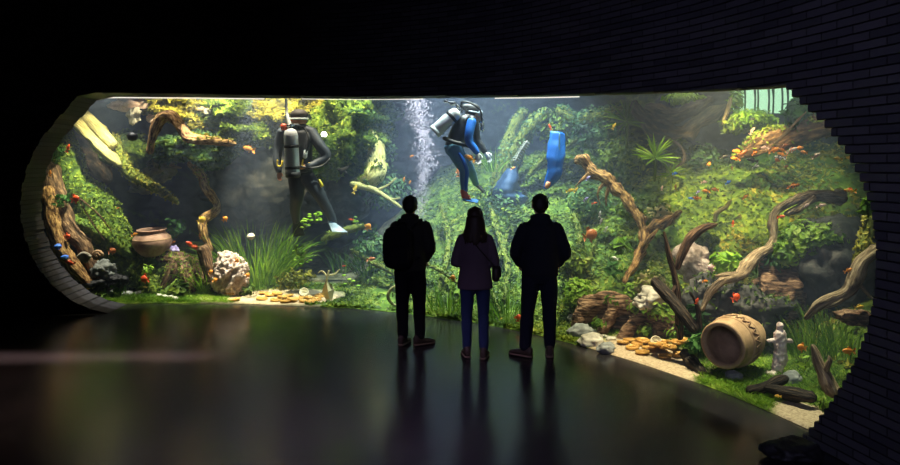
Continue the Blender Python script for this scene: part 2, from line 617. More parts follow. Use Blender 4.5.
def terr_st(s, t):
    px = interp(s, CS, CPX)
    t0, k = interp(px, TX, T0), interp(px, TX, KK)
    x, y = at(s, t)
    g = 0.14 * math.log1p(math.exp(min(40, (t - t0) / 0.14))) * k
    w = min(1.0, max(0.0, (t - t0 + 0.3) / 1.2))
    nz = fr(Vector((x * 0.8, y * 0.8, 3.1)), 4) * 0.16 * w + fr(Vector((x * 3.5, y * 3.5, 1.1)), 3) * (0.05 * w + 0.008)
    return 0.018 + 0.03 * t + g + nz


def terr(x, y):
    s, t = st_of(x, y)
    return terr_st(s, max(0.0, t))


def ground(px, py, lift=0.0):
    """where the sight line through (px, py) meets the tank bed"""
    s = s_of_px(px)
    Y = at(s)[1] + 0.06
    while Y < 18:
        p = P(px, py, Y)
        z = terr(p.x, p.y)
        if p.z <= z:
            p.z = z + lift
            return p
        Y += 0.03
    return p
# ------------------------------------------------------------------ camera and view
cam_d = bpy.data.cameras.new('camera')
cam_d.sensor_width = 36.0
cam_d.lens = FOC / 900 * 36.0
cam_d.shift_y = (HOR - 232.5) / 900
cam_d.clip_end = 100
cam = bpy.data.objects.new('camera', cam_d)
COL.objects.link(cam)
cam.location = (0, 0, CAMZ)
cam.rotation_euler = (PI / 2, 0, 0)
scene.camera = cam
vs_ = scene.view_settings
scene.display_settings.display_device = 'sRGB'
vs_.view_transform = 'Standard'
vs_.look = 'None'
vs_.gamma = 1.0
vs_.use_curve_mapping = False
vs_.exposure = 0.0
w = bpy.data.worlds.new('world')
w.use_nodes = True
w.node_tree.nodes['Background'].inputs[0].default_value = (0.0012, 0.0012, 0.002, 1)
w.node_tree.nodes['Background'].inputs[1].default_value = 1.0
scene.world = w
cy = scene.cycles
cy.max_bounces = 8
cy.diffuse_bounces = 3
cy.glossy_bounces = 3
cy.transparent_max_bounces = 12
cy.volume_bounces = 0
cy.volume_step_rate = 4.0
cy.use_denoising = True
cy.sample_clamp_indirect = 3.0
cy.sample_clamp_direct = 12.0
cy.use_adaptive_sampling = True
cy.caustics_reflective = False
cy.caustics_refractive = False

# ------------------------------------------------------------------ brick wall with the long rounded opening
RH = 0.064


def wth(s):
    px = interp(s, CS, CPX)
    return interp(px, [0, 120, 330, 560, 700, 800, 900], [0.66, 0.62, 0.42, 0.26, 0.2, 0.18, 0.18])


# outlines of the opening: photograph points that lie on the glass line (left) and on the wall face (right, top)
def pt_sz(px, py, front):
    s = s_of_px(px)
    if front:
        for _ in range(6):
            s = s_of_px(px, -wth(s))
        Y = at(s, -wth(s))[1]
    else:
        Y = at(s)[1]
    return s, CAMZ + (HOR - py) / FOC * Y


LEFT = [pt_sz(a, b, False) for a, b in ((118, 96), (98, 99), (77, 122), (60, 142), (48, 166), (42, 190), (41, 212), (45, 233), (54, 255), (68, 274), (88, 291), (112, 302), (134, 306))]
RIGHT = [pt_sz(a, b, True) for a, b in ((786, 88), (803, 104), (822, 121), (845, 150), (861, 180), (871, 208), (876, 245), (875, 290), (867, 330), (852, 368), (832, 402), (812, 428), (800, 440))]
TOPL = [pt_sz(a, b, False) for a, b in ((60, 98), (118, 97.0), (200, 97.5), (300, 98.5), (420, 98.5), (500, 97.5), (600, 95.5), (680, 93), (740, 90.5), (775, 89))]
TOPL.append((pt_sz(800, 87, True)[0], TOPL[-1][1] - 0.01))
ZTL, ZTR = LEFT[0][1], RIGHT[0][1]


def s_left(z):
    q = sorted(LEFT, key=lambda a: a[1])
    return interp(z, [a[1] for a in q], [a[0] for a in q])


def s_right(z):
    q = sorted(RIGHT, key=lambda a: a[1])
    return interp(z, [a[1] for a in q], [a[0] for a in q])


def z_head(s):
    return interp(s, [a[0] for a in TOPL], [a[1] for a in TOPL])


wall = MB()
WT = 4.75


def wall_span(sa, sb, zf, z1, endf=None):
    n = max(2, int((sb - sa) / 0.16))
    vs, fs, uv = [], [], []
    for i in range(n + 1):
        s = lerp(sa, sb, i / n)
        wv = wth(s)
        z0 = zf(s)
        zt = max(z1, z0 + 0.002)
        prof = [(0.0, z0), (-wv + 0.012, z0 + 0.001), (-wv, min(zt, z0 + 0.007)), (-wv, max(z0, zt - 0.007)), (-wv + 0.012, zt - 0.001), (0.0, zt)]
        for t, z in prof:
            x, y = at(endf(z) if endf and i == n else s, t)
            vs.append((x, y, z))
            uv.append((s if -t > wv - 0.1 else s + t * 0.5, z))
    for i in range(n):
        for j in range(6):
            a, b = i * 6 + j, i * 6 + (j + 1) % 6
            fs.append((a, b, b + 6, a + 6))
    fs.append(tuple(range(5, -1, -1)))
    fs.append(tuple(n * 6 + j for j in range(6)))
    wall.add(vs, fs, uv)


sLt, sRt = s_left(ZTL), s_right(ZTR)
nrow = int(WT / RH)
for r in range(nrow):
    z0, z1 = r * RH, (r + 1) * RH
    zm = 0.5 * (z0 + z1)
    sl = s_left(zm) if zm < ZTL else sLt
    sr = s_right(zm)
    sr = sr if zm < ZTR else sRt
    wall_span(0.02, sl, lambda s: z0, z1, (lambda z: s_left(min(z, ZTL)) + 0.012 * math.cos(r * 1.7)) if zm < ZTL else None)
    wall_span(sr, SMAX - 0.02, lambda s: z0, z1)
    # the header between the two corners: keep only what lies above its lower edge
    if z1 > ZTR - 0.02:
        nseg = 44
        for i in range(nseg):
            a, b = lerp(sl, sr, i / nseg), lerp(sl, sr, (i + 1) / nseg)
            if max(z_head(a), z_head(b)) < z1 - 0.003:
                wall_span(a, b, lambda s: max(z0, z_head(s)), z1)

m, nt, out = new_mat('brick_black')
uvn = N(nt, 'ShaderNodeUVMap')
br = N(nt, 'ShaderNodeTexBrick', Scale=1.0)
br.inputs['Brick Width'].default_value = 0.30
br.inputs['Row Height'].default_value = RH
br.inputs['Mortar Size'].default_value = 0.006
br.inputs['Mortar Smooth'].default_value = 0.3
br.inputs['Color1'].default_value = (0.030, 0.030, 0.038, 1)
br.inputs['Color2'].default_value = (0.060, 0.058, 0.068, 1)
br.inputs['Mortar'].default_value = (0.008, 0.008, 0.01, 1)
nt.links.new(uvn.outputs[0], br.inputs['Vector'])
nz = N(nt, 'ShaderNodeTexNoise', Scale=18.0, Detail=5.0)
nt.links.new(uvn.outputs[0], nz.inputs['Vector'])
mm = N(nt, 'ShaderNodeMath', operation='MULTIPLY_ADD')
nt.links.new(nz.outputs['Fac'], mm.inputs[0])
mm.inputs[1].default_value = 0.5
iv = N(nt, 'ShaderNodeMath', operation='SUBTRACT')
iv.inputs[0].default_value = 1.0
nt.links.new(br.outputs['Fac'], iv.inputs[1])
nt.links.new(iv.outputs[0], mm.inputs[2])
bp = N(nt, 'ShaderNodeBump', Strength=0.7, Distance=0.012)
nt.links.new(mm.outputs[0], bp.inputs['Height'])
b = N(nt, 'ShaderNodeBsdfPrincipled', Roughness=0.62)
b.inputs['Specular IOR Level'].default_value = 0.3
nt.links.new(br.outputs['Color'], b.inputs['Base Color'])
nt.links.new(bp.outputs[0], b.inputs['Normal'])
nt.links.new(b.outputs[0], out.inputs['Surface'])
tag(wall.build('wall_front', 'brick_black', smooth=False), 'black brick wall around the long rounded tank window', kind='structure')

# ------------------------------------------------------------------ floor and ceiling
m, nt, out = new_mat('floor_concrete')
tc = N(nt, 'ShaderNodeTexCoord')
n1 = N(nt, 'ShaderNodeTexNoise', Scale=0.9, Detail=6.0, Roughness=0.6)
n2 = N(nt, 'ShaderNodeTexNoise', Scale=4.5, Detail=7.0, Roughness=0.65)
n2.inputs['Distortion'].default_value = 1.2
for n_ in (n1, n2):
    nt.links.new(tc.outputs['Object'], n_.inputs['Vector'])
b = N(nt, 'ShaderNodeBsdfPrincipled')
nt.links.new(ramp(nt, n1.outputs['Fac'], [(0.3, (0.010, 0.010, 0.011)), (0.7, (0.022, 0.020, 0.021))]), b.inputs['Base Color'])
mr = N(nt, 'ShaderNodeMapRange')
mr.inputs['From Min'].default_value = 0.3
mr.inputs['From Max'].default_value = 0.7
mr.inputs['To Min'].default_value = 0.17
mr.inputs['To Max'].default_value = 0.24
nt.links.new(n1.outputs['Fac'], mr.inputs['Value'])
nt.links.new(mr.outputs[0], b.inputs['Roughness'])
b.inputs['Specular IOR Level'].default_value = 0.42
bp = N(nt, 'ShaderNodeBump', Strength=0.10, Distance=0.015)
nt.links.new(n2.outputs['Fac'], bp.inputs['Height'])
nt.links.new(bp.outputs[0], b.inputs['Normal'])
nt.links.new(b.outputs[0], out.inputs['Surface'])
fl = MB().box((0, 5.5, -0.1), (12, 9.5, 0.1))
tag(fl.build('floor', 'floor_concrete', smooth=False), 'dark polished concrete floor', kind='structure')
plain('ceiling_black', (0.01, 0.01, 0.012), 0.9)
ce = MB()
cv, cf = [], []
for i in range(61):
    x_, y_ = at(lerp(0.02, SMAX - 0.02, i / 60), -0.1)
    for yy, zz in ((y_, WT), (-4.0, WT), (-4.0, WT + 0.15), (y_, WT + 0.15)):
        cv.append((x_, yy, zz))
for i in range(60):
    for j in range(4):
        a, c = i * 4 + j, i * 4 + (j + 1) % 4
        cf.append((a, c, c + 4, a + 4))
ce.add(cv, cf)
tag(ce.build('ceiling', 'ceiling_black', smooth=False), 'black ceiling', kind='structure')

# ------------------------------------------------------------------ the window pane of the tank, one clear curved sheet
m, nt, out = new_mat('clear_pane')
tr = N(nt, 'ShaderNodeBsdfTransparent')
tr.inputs['Color'].default_value = (0.975, 0.985, 0.98, 1)
nt.links.new(tr.outputs[0], out.inputs['Surface'])
gp = MB()
sA, sB = s_left(2.1) - 0.25, min(SMAX, s_right(1.9) + 0.25)
vs, fs = [], []
n = 90
for i in range(n + 1):
    s = lerp(sA, sB, i / n)
    for t, z in ((0.002, 0.0), (0.03, 0.0), (0.03, 3.3), (0.002, 3.3)):
        x, y = at(s, t)
        vs.append((x, y, z))
for i in range(n):
    for j in range(4):
        a, c = i * 4 + j, i * 4 + (j + 1) % 4
        fs.append((a, c, c + 4, a + 4))
fs.append((3, 2, 1, 0))
fs.append(tuple(n * 4 + j for j in range(4)))
gp.add(vs, fs)
tag(gp.build('window_1', 'clear_pane'), 'clear curved viewing window of the tank', kind='structure')

# glowing tubes added under the header for the bright line of the water surface
def strip(pxa, pxb, r, dz, name, lab):
    pts = []
    for i in range(25):
        px = lerp(pxa, pxb, i / 24)
        s = s_of_px(px)
        x, y = at(s, 0.07)
        pts.append((x, y, z_head(s) + dz))
    o = MB().tube(pts, r, 8, 2).build(name, 'water_line_glow')
    tag(o, lab, 'lamp')


strip(99, 262, 0.010, 0.0, 'water_line_tube', 'thin glowing tube added for the bright water line along the window top, left end')
strip(300, 420, 0.005, 0.0, 'water_line_tube', 'short faint glowing tube added for the water line between the two divers')
strip(492, 575, 0.007, -0.002, 'water_line_tube', 'short glowing tube added for the water line right of the blue diver')

# ------------------------------------------------------------------ tank bed (mossy slope and sand)
two_zone('tank_bed', [(0.3, (0.035, 0.034, 0.02)), (0.5, (0.12, 0.11, 0.06)), (0.7, (0.28, 0.25, 0.15))], MOSS_A, 'mossy', 6.0)
m, nt, out = MATS['tank_bed'], MATS['tank_bed'].node_tree, None
# a third zone: pale sand
bs = [x for x in nt.nodes if x.type == 'BSDF_PRINCIPLED'][0]
old = bs.inputs['Base Color'].links[0].from_socket
at_ = N(nt, 'ShaderNodeAttribute')
at_.attribute_name = 'sandy'
tc = N(nt, 'ShaderNodeTexCoord')
nz = N(nt, 'ShaderNodeTexNoise', Scale=40.0, Detail=5.0)
nt.links.new(tc.outputs['Object'], nz.inputs['Vector'])
sc_ = ramp(nt, nz.outputs['Fac'], [(0.3, (0.26, 0.19, 0.11)), (0.65, (0.55, 0.43, 0.27))])
mx = N(nt, 'ShaderNodeMixRGB')
nt.links.new(at_.outputs['Fac'], mx.inputs[0])
nt.links.new(old, mx.inputs[1])
nt.links.new(sc_, mx.inputs[2])
nt.links.new(mx.outputs[0], bs.inputs['Base Color'])

GS0, GS1 = 0.6, SMAX - 0.3
NS, NT = 300, 100
bed = MB()
vs, fs = [], []
mossv, sandv = [], []
for i in range(NS + 1):
    s = lerp(GS0, GS1, i / NS)
    px = interp(s, CS, CPX)
    t0 = interp(px, TX, T0)
    for j in range(NT + 1):
        t = 0.035 + (TBACK + 0.5) * (j / NT) ** 1.25
        x, y = at(s, t)
        z = terr_st(s, t) if j else 0.004
        vs.append((x, y, z))
        qx = 450 + FOC * x / y
        qy = HOR + FOC * (CAMZ - z) / y
        mo = min(1.0, max(0.0, (t - 0.25 * t0) / 0.5))
        if px > 690 or px < 200:
            mo = max(mo, 0.85)
        if 320 < px < 585:
            mo = 1.0
        if px < 315 and t > 1.3:  # moss fades to darker ground, standing in for unlit water at the back left
            mo *= max(0.0, 1 - (t - 1.3) / 0.8)
        sa = 0.0
        # the pale sand drifts: one below the coins on the right, one below the coins on the left
        wv = 0.12 * fr(Vector((x * 2.2, y * 2.2, 7)), 3)
        d1 = math.hypot((x - 2.08) / 0.55, (y - 7.55) / 0.95) + wv
        d2 = math.hypot((x + 2.55) / 0.95, (y - 11.0) / 0.62) + wv
        d3 = math.hypot((x - 2.95) / 0.25, (y - 5.75) / 0.4) + wv
        d4 = math.hypot((x + 3.5) / 0.55, (y - 10.85) / 0.22) + wv
        sa = max(0.0, min(1.0, (1.05 - min(d1, d2, d3, d4)) / 0.22))
        mossv.append(mo)
        sandv.append(sa)
for i in range(NS):
    for j in range(NT):
        a = i * (NT + 1) + j
        fs.append((a, a + NT + 1, a + NT + 2, a + 1))
bed.add(vs, fs)
bo = bed.build('ground', 'tank_bed')
for nm, arr in (('mossy', mossv), ('sandy', sandv)):
    A = bo.data.attributes.new(nm, 'FLOAT', 'POINT')
    A.data.foreach_set('value', np.asarray(arr, dtype=np.float32))
tag(bo, 'mossy tank bed rising into a slope, with two drifts of pale sand', kind='structure')

# ------------------------------------------------------------------ rock back of the tank
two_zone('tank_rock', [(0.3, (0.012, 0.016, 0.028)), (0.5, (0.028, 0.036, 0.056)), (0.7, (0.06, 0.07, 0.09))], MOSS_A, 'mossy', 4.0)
bw = MB()
vs, fs, mo = [], [], []
NS2, NZ = 300, 80
for i in range(NS2 + 1):
    s = lerp(0.3, SMAX - 0.2, i / NS2)
    px = interp(s, CS, CPX)
    for j in range(NZ + 1):
        z = 3.5 * j / NZ
        t = TBACK
        x, y = at(s, t)
        q = Vector((x * 0.55, y * 0.55, z * 0.7))
        d = 0.55 * fr(q, 5) + 0.25 * (0.5 - abs(fr(q * 2.3 + Vector((3, 1, 2)), 3)))
        x, y = at(s, t - d)
        vs.append((x, y, z))
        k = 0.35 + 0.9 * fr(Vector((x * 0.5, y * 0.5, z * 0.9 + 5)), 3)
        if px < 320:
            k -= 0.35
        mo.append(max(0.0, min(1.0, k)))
for i in range(NS2):
    for j in range(NZ):
        a = i * (NZ + 1) + j
        fs.append((a, a + NZ + 1, a + NZ + 2, a + 1))
bw.add(vs, fs)
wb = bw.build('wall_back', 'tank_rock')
A = wb.data.attributes.new('mossy', 'FLOAT', 'POINT')
A.data.foreach_set('value', np.asarray(mo, dtype=np.float32))
tag(wb, 'rock wall at the back of the tank, partly grown with moss', kind='structure')

# ------------------------------------------------------------------ the water: a body of faint haze
m, nt, out = new_mat('water_haze')
v1 = N(nt, 'ShaderNodeVolumeScatter', Density=0.041, Anisotropy=0.2)
v1.inputs['Color'].default_value = (0.60, 0.72, 1.0, 1)
v2 = N(nt, 'ShaderNodeVolumeAbsorption', Density=0.035)
v2.inputs['Color'].default_value = (0.35, 0.75, 0.85, 1)
ad = N(nt, 'ShaderNodeAddShader')
nt.links.new(v1.outputs[0], ad.inputs[0])
nt.links.new(v2.outputs[0], ad.inputs[1])
nt.links.new(ad.outputs[0], out.inputs['Volume'])
wa = MB()
vs, fs = [], []
n = 120
for i in range(n + 1):
    s = lerp(0.35, SMAX - 0.25, i / n)
    for t, z in ((0.034, 0.003), (TBACK + 0.6, 0.003), (TBACK + 0.6, 3.45), (0.034, 3.45)):
        x, y = at(s, t)
        vs.append((x, y, z))
for i in range(n):
    for j in range(4):
        a, c = i * 4 + j, i * 4 + (j + 1) % 4
        fs.append((a, c, c + 4, a + 4))
fs.append((3, 2, 1, 0))
fs.append(tuple(n * 4 + j for j in range(4)))
wa.add(vs, fs)
tag(wa.build('water', 'water_haze'), 'slightly hazy water filling the tank', kind='structure')


# ------------------------------------------------------------------ lamps over the tank and the faint light of the room
def spot(target, lamp, power, deg, color, blend=0.6, rad=0.06):
    d = bpy.data.lights.new('tank_spot', 'SPOT')
    d.energy = power
    d.color = color
    d.spot_size = math.radians(deg)
    d.spot_blend = blend
    d.shadow_soft_size = rad
    o = bpy.data.objects.new('tank_spot', d)
    COL.objects.link(o)
    o.location = lamp
    o.rotation_euler = (Vector(target) - Vector(lamp)).to_track_quat('-Z', 'Y').to_euler()
    return o


def lamp_over(px, py, Y, power, deg, color, dx=0.0, dy=-0.6, z=6.2, blend=0.6):
    p = P(px, py, Y)
    # keep the lamp inside the tank, behind the header
    x, y = p.x + dx, p.y + dy
    s, t = st_of(x, y)
    if t < 0.2:
        x, y = at(s, 0.2)
    return spot(p, (x, y, z), power, deg, color, blend)


WARM, WHITE, COOL, GREENISH = (1.0, 0.86, 0.58), (1.0, 0.95, 0.86), (0.72, 0.88, 1.0), (0.86, 1.0, 0.72)
E = 6.2


def lamp_front(px, py, Y, power, deg, color, z=4.4, spx=None, blend=0.7):
    """a lamp just behind the header that shines down and back"""
    s = s_of_px(px if spx is None else spx)
    x, y = at(s, 0.3)
    return spot(P(px, py, Y), (x, y, z), power, deg, color, blend)


lamp_front(100, 140, 11.8, 110 * E, 26, WARM, spx=130)
lamp_front(90, 210, 11.6, 150 * E, 34, (0.95, 1.0, 0.66), spx=120)
lamp_over(130, 262, 11.4, 260 * E, 30, WHITE, 0.2, -0.5)
lamp_front(190, 120, 12.6, 150 * E, 60, WARM, z=3.55, spx=215)
lamp_front(285, 122, 12.8, 150 * E, 60, WARM, z=3.55, spx=270)
lamp_front(352, 150, 12.8, 170 * E, 34, (1.0, 0.92, 0.6), spx=330)
lamp_over(245, 268, 11.5, 560 * E, 30, (1.0, 0.97, 0.72), 0.2, -0.6)
lamp_over(300, 290, 10.9, 230 * E, 24, WARM, 0.0, -0.1)
lamp_over(292, 160, 11.1, 90 * E, 22, WHITE, 0.1, -0.7)
lamp_over(430, 250, 11.6, 330 * E, 60, (0.84, 0.98, 0.86), 0.0, -1.0)
lamp_over(425, 150, 11.0, 300 * E, 26, (0.86, 0.86, 1.0), 0.1, 0.0)
lamp_over(462, 150, 10.1, 200 * E, 34, COOL, -0.1, -0.7)
lamp_over(490, 140, 11.6, 480 * E, 66, (0.76, 0.92, 1.0), 0.0, -0.9)
lamp_over(530, 250, 10.3, 230 * E, 46, (0.92, 1.0, 0.74), 0.2, -0.8)
lamp_over(552, 160, 10.2, 110 * E, 30, COOL, 0.0, -0.6)
lamp_over(607, 190, 9.7, 120 * E, 26, WARM, 0.0, -0.7)
lamp_over(640, 335, 8.1, 430 * E, 34, WARM, -0.1, -0.7)
lamp_over(660, 160, 9.4, 60 * E, 20, GREENISH, -0.2, -0.6)
lamp_front(728, 212, 10.2, 540 * E, 30, (1.0, 0.78, 0.36), spx=690)
lamp_over(740, 345, 7.0, 250 * E, 34, (1.0, 0.88, 0.68), 0.0, -0.1)
lamp_front(785, 145, 9.2, 48 * E, 34, WARM, spx=760)
lamp_over(770, 225, 8.0, 150 * E, 20, WARM, -0.2, -0.4)
lamp_over(684, 98, 10.6, 70 * E, 20, WARM, 0.0, -0.3)
lamp_front(165, 252, 11.4, 120 * E, 24, (1.0, 0.92, 0.8), z=3.6, spx=195)
lamp_front(238, 272, 11.2, 170 * E, 28, (1.0, 0.92, 0.74), z=3.5, spx=245)
lamp_front(48, 215, 10.5, 60 * E, 50, WARM, spx=100)
lamp_over(812, 240, 7.7, 80 * E, 14, GREENISH, 0.0, -0.2)
lamp_over(770, 98, 9.6, 150 * E, 34, GREENISH, 0.2, -0.5)
lamp_over(808, 352, 6.3, 130 * E, 24, GREENISH, 0.1, 0.1)


def area(loc, target, sx, sy, power, color, spread=180):
    d = bpy.data.lights.new('room_light', 'AREA')
    d.shape = 'RECTANGLE'
    d.size, d.size_y = sx, sy
    d.energy = power
    d.color = color
    d.spread = math.radians(spread)
    o = bpy.data.objects.new('room_light', d)
    COL.objects.link(o)
    o.location = loc
    o.rotation_euler = (Vector(target) - Vector(loc)).to_track_quat('-Z', 'Y').to_euler()
    return o


area((-1.0, -2.0, 3.9), (3.0, 5.0, 2.2), 2.0, 1.0, 26, (0.60, 0.58, 1.0), 75)
area((-2.2, 3.6, 4.6), (-0.9, 5.5, 0.0), 0.8, 0.4, 22, (0.80, 0.55, 1.0), 50)
ln = area((-4.3, 7.66, 4.6), (-4.3, 7.66, 0.0), 3.4, 0.04, 15, (1.0, 0.66, 0.62), 9)
ln.rotation_euler = (0, 0, 0.02)
area((-6.5, 5.8, 4.6), (-3.9, 6.2, 0.0), 0.6, 0.4, 13, (1.0, 0.66, 0.55), 50)
# ------------------------------------------------------------------ builders for the things in the tank
def ctr(pts):
    return sum((Vector(p) for p in pts), Vector()) / len(pts)


def wood(name, label, cat, pts, rad, mat, moss=None, n=500, size=0.045, segs=12, amp=0.35, freq=4.0, groove=0.1, squash=1.0, keep=None, branches=(), group=None):
    """a piece of driftwood or root: world points and radii; branches are (pts, radii) of its own wood; moss is a child"""
    mb = MB().tube(pts, rad, segs, 7, amp, freq, groove=groove, squash=squash)
    for bp_, br_ in branches:
        mb.tube(bp_, br_, max(6, segs - 4), 6, amp, freq, groove=groove)
    if moss is None:
        o = mb.build(name, mat)
        return tag(o, label, cat, group)
    r = empty(name, Vector(pts[0]), label, cat, group)
    mb.build('wood', mat, r)
    mo = moss_on(mb, n, size, keep or (lambda p, q: 0.25 + 0.9 * max(0, q.z)))
    tag(mo.build('moss', moss, r, smooth=False), None, kind='stuff')
    return r


def rock(name, label, cat, c, r, mat, amp=0.5, freq=1.6, sub=4, seed=None, moss=None, n=600, size=0.05, keep=None, ridge=False, group=None, octv=5):
    seed = random.uniform(0, 40) if seed is None else seed
    mb = MB().ico(c, r, sub, amp, freq, seed=seed, ridge=ridge, octv=octv)
    if moss is None:
        return tag(mb.build(name, mat, loc=tuple(c)), label, cat, group)
    e = empty(name, c, label, cat, group)
    mb.build('rock', mat, e)
    mo = moss_on(mb, n, size, keep or (lambda p, q: 0.12 + max(0, q.z + 0.15)))
    tag(mo.build('moss', moss, e, smooth=False), None, kind='stuff')
    return e


def tuft(name, label, base, n, height, spread, width, mat, droop=0.35, r=0.2, lean=(0, 0), cat='aquatic plant'):
    mb = MB()
    for i in range(n):
        a = random.uniform(0, 2 * PI)
        q = r * math.sqrt(random.random())
        p = Vector(base) + Vector((q * math.cos(a), q * math.sin(a), 0))
        d = Vector((math.cos(a) * spread * random.random() + lean[0], math.sin(a) * spread * random.random() + lean[1], 1))
        mb.blade(p, d, height * random.uniform(0.45, 1.1), width * random.uniform(0.7, 1.3), droop * random.uniform(0.3, 1.4), 7)
    return tag(mb.build(name, mat, loc=tuple(base)), label, cat)


def bush(name, label, c, r, n, size, mat, stems=14, elong=1.8, cat='aquatic plant', base=None, shell=0.45):
    c = Vector(c)
    base = Vector(base) if base is not None else c - Vector((0, 0, r[2]))
    e = empty(name, base, label, cat)
    lv, st = MB(), MB()
    for i in range(stems):
        d = Vector((random.gauss(0, 1), random.gauss(0, 1), random.gauss(0.4, 0.8))).normalized()
        tip = c + Vector((d.x * r[0], d.y * r[1], d.z * r[2])) * 0.85
        mid = base.lerp(tip, 0.5) + Vector((0, 0, 0.1 * r[2]))
        st.tube([base, mid, tip], [size * 0.09, size * 0.07, size * 0.04], 5, 4)
    for i in range(n):
        d = Vector((random.gauss(0, 1), random.gauss(0, 1), random.gauss(0, 1))).normalized()
        k = lerp(shell, 1.0, random.random()) * (1 + 0.3 * fr(d * 1.9 + c, 2))
        p = c + Vector((d.x * r[0], d.y * r[1], d.z * r[2])) * k
        lv.leaf(p, (d + Vector((random.gauss(0, .6), random.gauss(0, .6), 0.5))), size * random.uniform(0.6, 1.3), elong)
    lv.build('leaves', mat, e, smooth=False)
    st.build('stem', 'stem_green', e)
    return e


def spiky(name, label, c, n, length, width, mat, cat='aquatic plant', droop=0.25):
    mb = MB()
    for i in range(n):
        a = 2 * PI * i / n + random.uniform(-0.15, 0.15)
        el = random.uniform(-0.35, 1.3)
        d = Vector((math.cos(a) * math.cos(el), math.sin(a) * math.cos(el), math.sin(el)))
        mb.blade(Vector(c), d, length * random.uniform(0.75, 1.1), width, droop, 6)
    e = empty(name, c, label, cat)
    mb.build('leaves', mat, e)
    mb2 = MB().tube([Vector(c) - Vector((0.02, 0.05, length * 0.9)), Vector(c) - Vector((0, 0.01, length * 0.4)), Vector(c)], [length * 0.05, length * 0.06, length * 0.07], 7, 4)
    mb2.build('stem', 'stem_green', e)
    return e


def PP(Y, *pp, dy=None):
    """photograph points at one distance (or a run of distances) -> places"""
    n = len(pp)
    return [P(a, b, (Y if dy is None else Y + dy * i / max(1, n - 1))) for i, (a, b) in enumerate(pp)]


def px_r(px, Y):
    return px * Y / FOC


# ------------------------------------------------------------------ left end: mossy log, roots, wreckage of twigs
wood('mossy_log', 'thick moss covered log sloping from the far left edge down to the clay jar', 'log',
     [P(50, 135, 12.0), P(64, 168, 11.9), P(88, 205, 11.8), P(110, 238, 11.7), P(128, 263, 11.5), P(148, 284, 11.35), P(170, 296, 11.3)],
     [0.34, 0.36, 0.36, 0.33, 0.25, 0.18, 0.12], 'moss_green', 'leaf_moss_lime', 8000, 0.042, 20, 0.4, 1.8, 0.04)
wood('mossy_root', 'hollow brown root with green moss lying under the clay jar', 'root',
     [P(140, 264, 11.5), P(163, 257, 11.5), P(186, 263, 11.45), P(203, 277, 11.4), P(219, 293, 11.3)],
     [0.12, 0.14, 0.14, 0.14, 0.09], 'bark_brown', 'leaf_moss_lime', 2600, 0.03, 16, 0.4, 2.6, 0.08,
     branches=[([P(176, 262, 11.4), P(170, 276, 11.3), P(163, 287, 11.25)], [0.10, 0.09, 0.06]), ([P(190, 262, 11.45), P(186, 276, 11.2), P(192, 290, 11.15)], [0.10, 0.10, 0.08])])
wood('root', 'dark brown root at the far left edge reaching down past the wreckage', 'root',
     [P(50, 168, 11.3), P(57, 196, 11.2), P(66, 224, 11.1), P(86, 250, 11.0), P(98, 280, 10.9)], [0.14, 0.15, 0.13, 0.11, 0.08], 'bark_brown')
wood('root', 'rust brown root in the lower left corner, behind the striped shell', 'root',
     [P(48, 190, 11.0), P(52, 215, 10.95), P(60, 245, 10.9), P(76, 268, 10.85), P(92, 287, 10.8)], [0.10, 0.12, 0.11, 0.10, 0.06], 'bark_orange')
wood('root', 'mossy side root running level below the sloping mossy log', 'root',
     [P(72, 222, 11.3), P(92, 228, 11.3), P(114, 241, 11.3), P(132, 254, 11.35)], [0.11, 0.12, 0.13, 0.09], 'moss_green', 'leaf_moss', 800, 0.04)
for k_, (a, b, c) in enumerate((((76, 196), (92, 222), (104, 240)), ((78, 197), (98, 214), (112, 232)), ((54, 212), (70, 240), (90, 262)))):
    wood('twig', ['thin dark twig hanging from the red fish over the mossy log', 'thin twig beside the mossy log, upper of the two', 'thin twig crossing the brown roots at the far left edge'][k_],
         'twig', PP(11.0, a, b, c), [0.012, 0.012, 0.008], 'bark_brown', segs=6)
wood('driftwood_plank', 'split bright yellow driftwood plank leaning in the upper left corner', 'driftwood',
     [P(72, 116, 11.9), P(88, 133, 11.8), P(104, 150, 11.7), P(117, 163, 11.6)], [0.15, 0.20, 0.20, 0.12], 'bark_yellow', segs=14, squash=0.5, amp=0.5, freq=2.5, groove=0.16,
     branches=[([P(82, 112, 11.9), P(98, 130, 11.8), P(112, 146, 11.7)], [0.10, 0.12, 0.08])])
wood('driftwood_log', 'grey brown log behind the yellow driftwood plank', 'driftwood',
     [P(58, 130, 12.6), P(82, 152, 12.6), P(105, 178, 12.6)], [0.22, 0.22, 0.16], 'bark_dark')
wood('mossy_branch', 'mossy green branch curving down from the yellow driftwood plank', 'branch',
     [P(112, 140, 12.0), P(118, 156, 11.9), P(128, 171, 11.8), P(146, 183, 11.7), P(163, 193, 11.6), P(178, 203, 11.5)],
     [0.13, 0.11, 0.09, 0.08, 0.06, 0.03], 'bark_mossy', 'leaf_moss_yellow', 1100, 0.04)
rock('mossy_rock', 'moss capped rock between the yellow plank and the brown arched branch', 'rock', P(132, 152, 12.8), (0.42, 0.4, 0.32), 'moss_green', 0.5, 1.8, moss='leaf_moss', n=1500)
rock('yellow_stone', 'yellow stone block below the moss capped rock on the left', 'rock', P(158, 170, 12.9), (0.28, 0.25, 0.20), 'rock_yellow', 0.5, 1.4, moss='leaf_moss_yellow', n=260)
rock('yellow_stone', 'dim tan stone slab deep below the mossy green branch', 'rock', P(145, 187, 13.4), (0.30, 0.2, 0.12), 'rock_yellow', 0.5, 1.4)
rock('pink_stone', 'pinkish stone in the upper left corner against the top edge', 'rock', P(128, 104, 12.2), (0.26, 0.22, 0.13), 'rock_pink', 0.6, 1.5)
